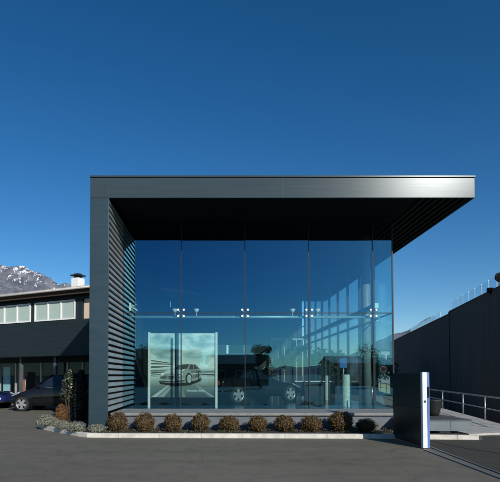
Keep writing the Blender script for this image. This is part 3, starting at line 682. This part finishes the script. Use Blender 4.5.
# ------------------------------------------------------------------ shrubs
def leaf_ball(rx, rz, n, ls, seed, jit=.16, lump=.08, base=0.0, flat=1.0):
    """leaf quads spread through the outer shell of a ball, standing on z=0"""
    rnd = random.Random(seed); q = MB()
    off = Vector((seed*3.1, seed*1.7, 0))
    for _ in range(n):
        while True:
            d = Vector((rnd.gauss(0, 1), rnd.gauss(0, 1), rnd.gauss(0, 1)))
            if d.length > .01: break
        d.normalize()
        lum = 1+lump*noise.noise(d*2.6+off)*2
        k = lum*(1-jit*rnd.random()**1.6)*(1+.05*rnd.random()**4)
        p_ = Vector((d.x*rx*k, d.y*rx*k, rz+d.z*rz*k*flat+base))
        if p_.z < .005: p_.z = .005+.02*rnd.random()
        nn = (d+Vector((rnd.gauss(0,.55), rnd.gauss(0,.55), rnd.gauss(0,.55)))).normalized()
        u = nn.orthogonal().normalized(); u = Matrix.Rotation(rnd.random()*6.28, 3, nn) @ u; v = nn.cross(u)
        a = ls*(.7+.6*rnd.random()); b_ = a*.55
        q.add([p_-u*a, p_+v*b_+nn*a*.15, p_+u*a, p_-v*b_+nn*a*.15], [(0, 1, 2, 3)])
    return q
def core_ball(rx, rz, k=.84, z0=0.0):  # solid dark core that darkens the bush centre and blocks see-through
    q = MB(); pr = []
    for i in range(13):
        t = PI*i/12; pr.append((max(.002, rx*k*math.sin(t)), z0+rz-rz*k*math.cos(t)))
    return q.lathe(pr, n=20)
protos = []
for s_, (rx, rz) in enumerate([(.235, .23), (.245, .225), (.23, .235)]):
    lm = leaf_ball(rx, rz, 2300, .019, s_+1, jit=.22, lump=.13).mesh('foliage', M['boxleaf']); cm = core_ball(rx, rz).mesh('twig_core', M['twig']); protos.append((lm, cm))
def bush(px, wpx, toppx, Y, label, k, lm=None, name='round_bush', group='round clipped bushes along the plinth', z0=.07, cat='bush'):
    c = at(px, 430, Y); zt = at(px, toppx, Y).z
    lm_, cm_ = protos[k % 3] if lm is None else lm
    o = thing(name, label, cat, (c.x, Y, z0), random.random()*6, group)
    r0 = .235; sx = wpx/480*Y/2/r0; sz = (zt-z0)/.46
    for nm, me in (('foliage', lm_), ('twig_core', cm_)):
        ob = bpy.data.objects.new(nm, me); COL.objects.link(ob); ob.parent = o
    o.scale = (sx*(1+.05*math.sin(px)), sx*(1-.05*math.sin(px*1.7)), sz); return o
bl = [(118, 19, 412.5, 'round bronze bush beside the anthracite column, first of the clipped row'),
      (145, 18.5, 412, 'round bronze bush below the left white post of the poster stand'),
      (172.8, 18.5, 414.5, 'squat round bronze bush below the middle of the car poster'),
      (200.5, 18.5, 413.5, 'round bronze bush below the poster, just left of its right white post'),
      (229.3, 18.5, 415.5, 'round bronze bush just right of the poster, below the tail of the display car'),
      (257.5, 18.5, 416, 'round bronze bush below the middle of the display car'),
      (284.3, 19, 415.5, 'round bronze bush below the front wheel of the display car'),
      (311.3, 20, 415.5, 'round bronze bush below the glass joint right of the display car'),
      (340.8, 24.5, 412, 'largest round bronze bush, at the right sunlit end of the clipped row'),
      (366, 20, 419, 'round bush standing in the shadow of the black gate')]
for i, (px, wp, tp_, lab) in enumerate(bl): bush(px, wp, tp_, 12.3, lab, i)
om = (leaf_ball(.235, .23, 2200, .018, 11, lump=.14).mesh('foliage', M['orangeleaf']), core_ball(.235, .23).mesh('twig_core', M['twig']))
bush(61, 12, 404.5, 13.6, 'small rusty orange clipped bush among grey shrubs left of the column', 0, om, 'round_bush', None)
gm = [(leaf_ball(.235, .23, 2400, .020, 21+i, jit=.35, lump=.2).mesh('foliage', M['greyleaf']), core_ball(.235, .23, .7).mesh('twig_core', M['greytwig'])) for i in range(3)]
gl = [(46.5, 17, 414.5, 13.3, 'silvery grey shrub at the far left corner of the kerb'), (63, 14, 420, 12.55, 'silvery grey shrub in front of the rusty orange bush'),
      (76.5, 17, 421.5, 12.1, 'wide silvery grey shrub just left of the anthracite column'), (97, 18, 424, 11.95, 'low silvery grey shrub in front of the anthracite column foot'), (54, 11, 417, 13.4, 'small silvery grey shrub left of the rusty orange bush')]
for i, (px, wp, tp_, Y, lab) in enumerate(gl): bush(px, wp, tp_, Y, lab, i, gm[i % 3], 'grey_shrub', 'silvery grey shrubs', cat='shrub')
# variegated shrub and dark evergreen in the shade of the column
def tallshrub(name, label, px, Y, w_, h, n, m, ls, seed, z0=.06, cat='shrub', lo=0):
    c = at(px, 410, Y); rnd = random.Random(seed)
    o = thing(name, label, cat, (c.x, Y, z0)); q = MB(); s = MB()
    for i in range(9):
        t = rnd.random()*6.28; r = w_*.38*rnd.random(); top_ = Vector((r*math.cos(t), r*math.sin(t), h*(.6+.35*rnd.random())))
        s.tube((r*.2*math.cos(t), r*.2*math.sin(t), 0), top_, .014, .006, 6)
    s.obj('stem', M['bark'], o)
    for _ in range(n):
        z = h*(lo+(1-lo)*rnd.random()**.8); prof = math.sin(PI*min(1, .12+.86*z/h))**.6
        t = rnd.random()*6.28; r = w_/2*prof*(1-.5*rnd.random()**2)*(1+.18*noise.noise(Vector((math.cos(t)*1.6, math.sin(t)*1.6, z*3+seed))))
        p_ = Vector((r*math.cos(t), r*math.sin(t), z)); nn = (Vector((math.cos(t), math.sin(t), .3))+Vector((rnd.gauss(0,.5), rnd.gauss(0,.5), rnd.gauss(0,.5)))).normalized()
        u = nn.orthogonal().normalized(); u = Matrix.Rotation(rnd.random()*6.28, 3, nn) @ u; v = nn.cross(u); a = ls*(.7+.6*rnd.random())
        q.add([p_-u*a, p_+v*a*.42, p_+u*a, p_-v*a*.42], [(0, 1, 2, 3)])
    q.obj('foliage', m, o, fix=False); return o
tallshrub('variegated_shrub', 'loose upright shrub with cream edged leaves in front of the black car', 69.5, 15.2, .62, 1.62, 620, M['varleaf'], .045, 5, lo=.42)
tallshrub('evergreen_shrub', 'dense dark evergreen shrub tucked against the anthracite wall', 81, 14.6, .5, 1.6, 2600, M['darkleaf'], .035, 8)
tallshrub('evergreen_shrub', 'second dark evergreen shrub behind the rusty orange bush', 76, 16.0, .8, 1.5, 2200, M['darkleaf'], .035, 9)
# low ground cover between the bushes: uncountable
q = MB(); rnd = random.Random(3)
for _ in range(9000):
    x = rnd.uniform(-2.9, 5.0); y = rnd.uniform(11.78, 12.75)
    if noise.noise(Vector((x*2.2, y*2.2, 1))) < -.05: continue
    p_ = Vector((x, y, .075+rnd.random()*.07)); nn = Vector((rnd.gauss(0,.6), rnd.gauss(0,.6), 1)).normalized(); u = nn.orthogonal().normalized(); u = Matrix.Rotation(rnd.random()*6.28, 3, nn) @ u; v = nn.cross(u); a = .02*(.6+.8*rnd.random())
    q.add([p_-u*a, p_+v*a*.5, p_+u*a, p_-v*a*.5], [(0, 1, 2, 3)])
tag(q.obj('ground_cover', M['gcover'], fix=False), 'low greyish ground cover growing between the clipped bushes', 'ground cover', kind='stuff')
# ------------------------------------------------------------------ gate, track, deck, planter
gn = gr(423.2, 449)                     # foot of the gate's leading post
gx, gy = gn.x, gn.y; gt = at(423, 372.2, gy).z
G = thing('sliding_gate', 'black sheet sliding gate leaf with pale leading post', 'gate', (gx, gy, 0), math.radians(1.2))
pw = (430.2-423.2)/480*gy
q = MB(); q.box((0, 0, .015), (pw*.66, .09, gt)); q.obj('leading_post', mat('pale gate post', (.60, .64, .66), (.68, .71, .72), rough=.45), G, .004)
q = MB(); q.box((pw*.66+.002, -.004, .015), (pw, .10, gt-.002)); q.obj('edge_strip', M['blueedge'], G, .004)  # blue strip along the right edge of the post
q = MB(); q.box((pw*.3, .093, .06), (pw*.3+.05, 1.68, gt-.02)); q.box((pw*.3-.012, .095, .02), (pw*.3+.062, 1.68, .06)); q.obj('panel', M['gatedark'], G)
q = MB()
for z in (.10, .8, gt-.1): q.box((pw*.3-.02, .10, z-.02), (pw*.3-.002, 1.67, z+.02))
q.obj('frame', M['gatedark'], G)
q = MB(); q.box((pw*.70, -.012, gt-.52), (pw*.92, -.004, gt-.30)); q.obj('lock_plate', M['black'], G)
q = MB(); q.box((pw*.2, -.01, gt-.62), (pw*.45, 0, gt-.58)); q.obj('keyhole', M['dsteel'], G)
# track: two thin rails set in the asphalt
T = thing('gate_track', 'pair of thin steel gate rails let into the asphalt by the gate', 'track')
for (a, b) in (((424, 449.6), (506, 480.5)), ((429, 446.8), (506, 475.6))):
    A, B = gr(*a, .006), gr(*b, .006); d = (B-A).normalized(); nn = Vector((-d.y, d.x, 0))*.012; A -= d*.0; B += d*2
    q = MB(); q.prism([A-nn, B-nn, B+nn, A+nn], (0, 0, .012)); q.obj('rail', M['gal'], T)
q = MB()
A_, B_ = gr(431.5, 446.2), gr(506, 474.6)
q.prism([(A_.x, A_.y, .0), (B_.x, B_.y, 0), (railx(4)-.1, 4, 0), (railx(11.9)-.05, 11.9, 0), (6.5, 11.9, 0), (6.2, 11.25, 0), (A_.x, 11.25, 0)], (0, 0, .003))
tag(q.obj('driveway', asphalt('newer darker asphalt', .36)), kind='structure')
# thin dark line across the asphalt right of the gate
A = [gr(431, 441), gr(452, 446), gr(478, 450.5), gr(506, 454)]
q = MB()
for a, b in zip(A[:-1], A[1:]):
    nn = Vector((-(b-a).y, (b-a).x, 0)).normalized()*.03; q.prism([a-nn+Vector((0,0,.004)), b-nn+Vector((0,0,.004)), b+nn+Vector((0,0,.004)), a+nn+Vector((0,0,.004))], (0, 0, .002))
tag(q.obj('dark_line', mat('dark line black', (.012, .012, .012), rough=.7)), kind='structure')
# deck
DY = 11.75; dr = at(471.3, 420, DY); dz0 = at(450, 431, DY).z; dz1 = at(450, 419.7, DY).z
D = thing('entrance_deck', 'blue grey sheet clad entrance deck floating beside the glass corner', 'deck', (dr.x, DY, 0))
def dl(o): o.location = (-dr.x, -DY, 0); return o
xm = at(450.8, 425, DY).x
q = MB(); q.box((XG-.55, DY, dz0), (xm-.004, DY+.05, dz1-.03)); q.box((xm+.004, DY, dz0), (dr.x, DY+.05, dz1-.03)); q.box((dr.x-.05, DY+.05, dz0), (dr.x-.002, 19, dz1-.03)); dl(q.obj('fascia', M['deck'], D, .004))
q = MB(); q.box((XG-.6, DY-.02, dz1-.028), (dr.x+.01, 12.82, dz1)); q.box((XG+.13, 12.82, dz1-.028), (dr.x+.01, 19, dz1)); dl(q.obj('deck_top', M['decktop'], D))
for px in (441.5, 447):
    x = at(px, 433, DY+.3).x; q = MB(); q.box((x-.06, DY+.25, 0), (x+.06, DY+.37, dz0)); dl(q.obj('foot', M['white'], D))
c = at(433.2, 410, 12.9)
pot = MB(); pot.lathe([(.002, 0), (.13, 0), (.17, .12), (.24, .40), (.25, .43), (.21, .43), (.19, .36), (.002, .36)], c=(0, 0, 0), n=28)
o = pot.obj('planter_pot', M['planterpot']); o.location = (c.x, 12.9, dz1); tag(o, 'dark tapered planter pot standing on the entrance deck behind the gate', 'planter')
# ------------------------------------------------------------------ railing
RG = thing('guard_railing', 'grey tubular steel guard railing along the sunken lane', 'railing', (railx(18), 18, .05))
def rl(o): o.location = (-railx(18), -18, -.05); return o
posts = [12.6, 13.9, 15.5, 17.9, 20.9, 24.2, 27.5, 31, 35, 39, 43]
RH = .83
for y in posts:
    q = MB(); q.tube((railx(y)-.08, y, .05), (railx(y)-.08, y, RH), .024); rl(q.obj('post', M['gal'], RG))
for z, nm in ((RH, 'top_rail'), (.45, 'middle_rail')):
    q = MB(); q.tube((railx(12.6)-.08, 12.6, z), (railx(43)-.08, 43, z), .026 if z > .6 else .018); rl(q.obj(nm, M['gal'], RG))
# ------------------------------------------------------------------ dark boundary wall on the right
def wseg(y0, y1, off, ztop, name, label):
    o = thing(name, label, 'wall', (wallx(y0)+off, y0, 0), -math.atan(RD))
    ln = (y1-y0)*math.sqrt(1+RD*RD)
    q = MB(); q.box((0, 0, -2.6), (.35, ln, ztop)); q.obj('panel', M['darkwall'], o, .01)
    q = MB(); q.box((-.03, -.01, ztop+.002), (.38, ln+.01, ztop+.07)); q.obj('coping', M['darkwall'], o)
    q = MB(); y = 2.6
    while y < ln-1: q.box((-.003, y-.008, -2.5), (.01, y+.008, ztop-.01)); y += 2.9
    q.obj('panel_joint', M['joint'], o)
    return o, ln
zt1 = at(500, 287.5, 27).z
y450 = 15.86-RD*27; yj = y450/((450-218)/480-RD)
W1, ln1 = wseg(26.2, yj, 0, zt1, 'boundary_wall', 'tall dark concrete wall, the nearer section with glass barrier on top')
W2, ln2 = wseg(yj+.25, 72, .25, zt1-.05, 'boundary_wall', 'tall dark concrete wall, the further section running back beside the showroom')
q = MB(); q.box((-.06, ln1-.05, -2.6), (-.002, ln1+.05, zt1-.002)); q.obj('pilaster', M['darkwall'], W1)
# glass barrier on top
def barrier(y0, y1, off, step, h, label):
    o = thing('glass_barrier', label, 'fence', (wallx(y0)+off+.17, y0, zt1+.07), -math.atan(RD)); ln = (y1-y0)*math.sqrt(1+RD*RD); nn = int(ln/step)
    for i in range(nn+1):
        q = MB(); q.box((-.025, i*ln/nn-.025, 0), (.025, i*ln/nn+.025, h+.05)); q.obj('post', M['gal'], o)
    for i in range(nn):
        q = MB(); q.box((-.006, i*ln/nn+.03, .05), (.006, (i+1)*ln/nn-.03, h)); q.obj('glass_panel', M['fenceglass'], o)
barrier(26.4, yj-.4, 0, 1.25, .72, 'see through glass barrier on top of the nearer dark wall')
barrier(42, 56, .25, 1.6, .5, 'low glass barrier on top of the further dark wall')
c = at(485, 293, 28.2); o = thing('floodlight', 'small black floodlight mounted on the top edge of the dark wall', 'floodlight', (wallx(28.2)-.05, 28.2, zt1-.1))
q = MB(); q.box((-.16, -.14, .05), (.16, .12, .30)); q.obj('housing', M['black'], o, .03)
q = MB(); q.box((-.05, -.03, -.1), (.08, .03, .05)); q.obj('bracket', M['dsteel'], o)
c = at(499, 277.5, 27.0); o = thing('round_sign', 'dark round sign on a post above the wall at the right edge', 'sign', (c.x, 27.0, zt1+.07))
q = MB(); q.tube((0, 0, 0), (0, 0, c.z-zt1+.1), .025); q.obj('post', M['gal'], o)
q = MB(); q.tube((0, -.03, c.z-zt1-.07), (0, -.05, c.z-zt1-.07), .27, n=32); q.obj('disc', M['black'], o)
# ------------------------------------------------------------------ left building
UX, UY = .893, -.449; BANG = math.atan2(UY, UX)
LB = thing('shop_building', 'older two storey shop building with dark boarded band and white window strip', 'building', (-8.65, 24, 0), BANG)
def lpx(u): return u
U0, U1, YBK = -16, 4.9, 9
ze, zw0, zw1, zb = 5.52, 4.22, 5.20, 2.47
def lb(q, name, m, bevel=0, parent=None): return q.obj(name, m, parent or LB, bevel)
inv = Matrix.Rotation(-BANG, 3, 'Z')
def upx(px):   # photo column -> facade coordinate u
    k_ = (px-218)/480
    return (k_*24+8.65)/(UX-k_*UY)
# boarded band (projects over the shopfront)
q = MB(); q.box((U0, 0, zb), (U1, .22, zw0-.06))
lb(q, 'boarded_band', M['board'])
q = MB(); z = zb+.16
while z < zw0-.1: q.box((U0, -.004, z-.006), (U1, .02, z+.006)); z += .2
lb(q, 'board_joint', M['joint'])
q = MB(); q.box((U0, .222, zb-.0), (U1, YBK, zb+.2)); lb(q, 'canopy_ceiling', M['board'])
# upper wall: piers between windows
wins = []
u75, u34, u28, u4 = upx(74), upx(34), upx(30), upx(-12)
spans = [(upx(34), upx(74.5)), (upx(-9), upx(30)), (upx(-9)-5.3, upx(-9)-.5), (upx(-9)-10.6, upx(-9)-5.8)]
edges = sorted(spans); q = MB()
q.box((U0, .03, zw0-.055), (U1, .3, zw0)); q.box((U0, .03, zw1), (U1, .3, ze-.05))
cur = U0
for a, b in edges:
    if a > cur: q.box((cur, .03, zw0+.002), (a, .3, zw1-.002))
    cur = b
ur0, ur1 = upx(81.5), upx(91)
q.box((cur, .03, zw0+.002), (ur0, .3, zw1-.002)); q.box((ur1, .03, zw0+.002), (U1, .3, zw1-.002))
q.box((U0, 6, zb), (U1, 6.3, ze-.05))
wl_ = lb(q, 'wall', M['board'])
q = MB(); q.box((ur0, .14, zw0), (ur1, .2, zw1)); lb(q, 'recess_panel', M['cream'])
for a, b in edges:
    f = MB(); t = .07; nl = 3
    f.box((a, -.02, zw0+.01), (b, .10, zw0+.01+t)); f.box((a, -.02, zw1-.012-t), (b, .10, zw1-.012))
    for k_ in range(nl+1):
        x = a+(b-a-t)*k_/nl; f.box((x, -.021, zw0+.011+t), (x+t, .10, zw1-.013-t))
    fr = lb(f, 'window', M['white'])
    for k_ in range(nl):
        x0 = a+(b-a-t)*k_/nl+t; x1 = a+(b-a-t)*(k_+1)/nl
        g_ = MB(); g_.box((x0+.004, .03, zw0+.02+t), (x1-.004, .05, zw1-.02-t)); lb(g_, 'pane', M['blind'], parent=fr)
# roof, gutter, rafters
q = MB(); q.prism([(U0, -.55, ze+.06), (U0, YBK, ze+.9), (U0, YBK, ze+1.02), (U0, -.55, ze+.16)], (U1-U0+.2, 0, 0)); rfo = lb(q, 'roof', M['roofsheet'])
q = MB(); q.tube((U0, -.60, ze+.07), (U1, -.60, ze+.07), .055, n=12); lb(q, 'gutter', M['gutter'], parent=rfo)
q = MB(); q.box((U0, -.5, ze-.045), (U1, .25, ze+.02)); lb(q, 'eave_board', M['brown'], parent=rfo)
q = MB(); q.box((U0, -.42, ze-.16), (U1, -.36, ze-.05)); lb(q, 'fascia_board', M['brown'], parent=rfo)
# chimney
def chim(px):
    u = upx(px)-.35; return u
cu = Vector((at(78, 280, 24.6).x, 24.6)); rel = Vector((cu.x+8.65, cu.y-24, 0)); lc = Matrix.Rotation(-BANG, 3, 'Z') @ rel
zt = at(78, 278.5, 24.6).z; hw = 11.5/480*24.6/2
q = MB(); q.box((lc.x-hw*.8, lc.y-hw*.8, ze), (lc.x+hw*.8, lc.y+hw*.8, zt)); ch = lb(q, 'chimney', M['white'], .01, parent=rfo)
q = MB(); q.box((lc.x-hw*.45, lc.y-hw*.45, zt+.002), (lc.x+hw*.45, lc.y+hw*.45, zt+.12)); q.prism([(lc.x-hw*.95, lc.y-hw*.95, zt+.12), (lc.x+hw*.95, lc.y-hw*.95, zt+.12), (lc.x+hw*.95, lc.y+hw*.95, zt+.12), (lc.x-hw*.95, lc.y+hw*.95, zt+.12)], (0, 0, .05)); q.box((lc.x-hw*.5, lc.y-hw*.5, zt+.172), (lc.x+hw*.5, lc.y+hw*.5, zt+.24)); lb(q, 'chimney_cap', M['dsteel'], parent=ch)
# recessed shopfront
q = MB(); q.box((U0, 2.2, 0), (U1, 2.3, .35)); q.box((U0, 2.2, zb-.25), (U1, 2.3, zb-.01)); q.box((U0, 5.6, 0), (U1, 5.7, zb-.01)); lb(q, 'shopfront', M['board'])
for px in (11, 37, 52, 66, 80, -14, -30):
    u = upx(px)*1.05; q = MB(); q.box((u-.05, 2.12, .352), (u+.05, 2.24, zb-.252)); lb(q, 'mullion', M['gutter'])
uu = [upx(px)*1.05 for px in (-30, -14, 11, 37, 52, 66, 80)]
for a, b in zip(uu[:-1], uu[1:]):
    q = MB(); q.box((a+.052, 2.17, .355), (b-.052, 2.185, zb-.255)); lb(q, 'shop_window', M['shopglass'])
for px in (12.5, 47):
    u = upx(px); q = MB(); q.box((u-.07, .5, 0), (u+.07, .64, zb-.002)); lb(q, 'pillar', M['deck'])
# things in the shop window
def banner(px0, px1, py0, py1, m, label, Y=27.0):
    a, b = at(px0, py0, Y), at(px1, py1, Y)
    o = thing('shop_banner', label, 'banner', ((a.x+b.x)/2, Y, 0), BANG); w_ = (b.x-a.x)*.62
    q = MB(); q.box((-w_, -.01, max(.1, b.z)), (w_, .01, a.z)); q.obj('sheet', m, o)
    q = MB()
    for s in (-1, 1): q.tube((s*w_, .02, 0), (s*w_, .02, a.z+.02), .015)
    q.obj('stand', M['gal'], o)
banner(3, 10.5, 367, 391, M['ltblue'], 'pale blue banner standing behind the shop window at the left', 28.5)
banner(17.5, 25.5, 372, 396, M['orange'], 'orange red banner standing behind the shop window above the car bonnet', 27.3)
# ------------------------------------------------------------------ trees
def tree(name, label, x, y, h, r, seed, n=5200, m='treeleaf', ls=.16, group=None):
    rnd = random.Random(seed); o = thing(name, label, 'tree', (x, y, 0), rnd.random()*6, group)
    t = MB(); t.tube((0, 0, -.1), (.1, .05, h*.4), h*.032, h*.022, 10); t.tube((.1, .05, h*.4), (0, .1, h*.86), h*.022, h*.006, 8)
    blobs = []
    for i in range(13):
        a = rnd.random()*6.28; zz = h*(.34+.56*rnd.random()); rr = r*(.25+.6*rnd.random())*(1.15-zz/h*.6)
        e = Vector((rr*math.cos(a), rr*math.sin(a), zz)); t.tube((0, 0, zz*.7), e, h*.011, h*.004, 6); blobs.append((e, r*(.30+.22*rnd.random())))
    t.obj('trunk', M['bark'], o); blobs.append((Vector((0, 0, h*.9)), r*.4))
    q = MB()
    for _ in range(n):
        c_, br = rnd.choice(blobs); d = Vector((rnd.gauss(0,1), rnd.gauss(0,1), rnd.gauss(0,.8))).normalized(); p_ = c_+d*br*rnd.random()**.4
        nn = Vector((rnd.gauss(0,1), rnd.gauss(0,1), rnd.gauss(.4,1))).normalized(); u = nn.orthogonal().normalized(); v = nn.cross(u); a = ls*(.6+.8*rnd.random())
        q.add([p_-u*a, p_+v*a*.6, p_+u*a, p_-v*a*.6], [(0, 1, 2, 3)])
    q.obj('crown', M[m], o, fix=False)
# behind the showroom, seen through the side glass
gt_ = 'trees behind the showroom seen through its glass'
tree('leafy_tree', 'low dark leafy tree seen through the glass beside the staircase end', 9.2, 44, 3.6, 2.0, 1, 3500, 'treeleaf', .12, gt_)
tree('leafy_tree', 'low leafy tree seen through the glass between the two display pillars', 12.2, 50, 3.9, 2.2, 2, 3500, 'treeleaf', .12, gt_)
tree('leafy_tree', 'low leafy tree seen through the right corner pane of the glass', 16.6, 50, 3.6, 2.2, 3, 3500, 'treeleaf', .12, gt_)
# house far behind beside the wall
hY = 78; a, b = at(388, 352, hY), at(409, 352, hY)
hh = thing('distant_house', 'pale house with windows far behind between glass corner and dark wall', 'house', ((a.x+b.x)/2, hY, 0))
hz = at(400, 350, hY).z; hw_ = (b.x-a.x)/2
q = MB(); q.box((-hw_*2.2, 0, 0), (hw_*1.2, 7, hz)); q.obj('wall', mat('grey render', (.28, .31, .34), (.34, .37, .40), scale=2, rough=.85), hh)
q = MB(); q.prism([(-hw_*2.35, -.5, hz), (-hw_*2.35, 7.5, hz), (-hw_*2.35, 3.5, hz+1.3)], (hw_*3.7, 0, 0)); q.obj('roof', mat('grey tiles', (.12, .13, .15), rough=.8), hh)
for xx in (-.45, 0, .45):
    for z0_ in (at(400, 372, hY).z, at(400, 361, hY).z):
        q = MB(); q.box((xx*hw_*2-.5, -.03, z0_), (xx*hw_*2+.5, .05, z0_+1.15)); f = q.obj('window', M['white'], hh)
        q = MB(); q.box((xx*hw_*2-.42, -.05, z0_+.08), (xx*hw_*2+.42, -.032, z0_+1.07)); q.obj('pane', M['carglass'], f)
# blue sign seen through the glass
c = at(343.5, 363, 33); o = thing('traffic_sign', 'blue rectangular sign on a post seen through the right glass', 'sign', (c.x, 33, 0))
q = MB(); q.tube((0, .04, 0), (0, .04, c.z+.4), .035); q.obj('post', M['gal'], o)
q = MB(); q.box((-.27, -.02, c.z-.33), (.27, 0, c.z+.33)); q.obj('sign_panel', M['bluesign'], o, .01)
# behind the camera: mirrored trees, plus dark houses added to darken the glass reflection
gb = 'trees across the road'
for i, (x, y, h, r_, n_) in enumerate([(5.0, -26, 4.9, 1.5, 6500), (-9, -30, 5.0, 2.2, 3000), (19, -31, 5.2, 2.4, 3000), (26, -34, 5.6, 2.6, 3000)]):
    tree('roadside_tree', ['slim bushy tree across the road, the nearest one', 'round tree across the road in front of the long shed', 'round tree across the road right of the gabled house', 'broad tree across the road, furthest right'][i], x, y, h, r_, 30+i, n_, 'treeleaf', .085, gb)
def across(x0, x1, y, h, rh, label, wallm):
    o = thing('added_mirror_house', label, 'house', ((x0+x1)/2, y, 0)); hw = (x1-x0)/2
    q = MB(); q.box((-hw, -9, 0), (hw, 0, h)); q.obj('wall', wallm, o)
    q = MB(); q.prism([(-hw-.4, .5, h), (-hw-.4, -4.5, h+rh), (-hw-.4, -9.5, h)], (2*hw+.8, 0, 0)); q.obj('roof', M['brown'], o)
    x = -hw+1.2
    while x < hw-1.6:
        q = MB(); q.box((x, -.04, .9), (x+1.2, .04, 2.2)); f = q.obj('window', M['white'], o)
        q = MB(); q.box((x+.08, .042, .98), (x+1.12, .06, 2.12)); q.obj('pane', M['carglass'], f); x += 2.6
dk = mat('dark mirror house boards', (.03, .028, .026), (.05, .045, .04), scale=2, rough=.8)
across(-34, -3, -36, 3.6, 1.6, 'unseen long dark shed added to darken the glass reflection', dk)
across(-1.6, 7.2, -38, 3.1, 1.4, 'unseen low gabled house added to darken the glass reflection', dk)
across(17, 44, -42, 3.2, 1.2, 'unseen low workshop added behind the trees to darken the reflection', dk)
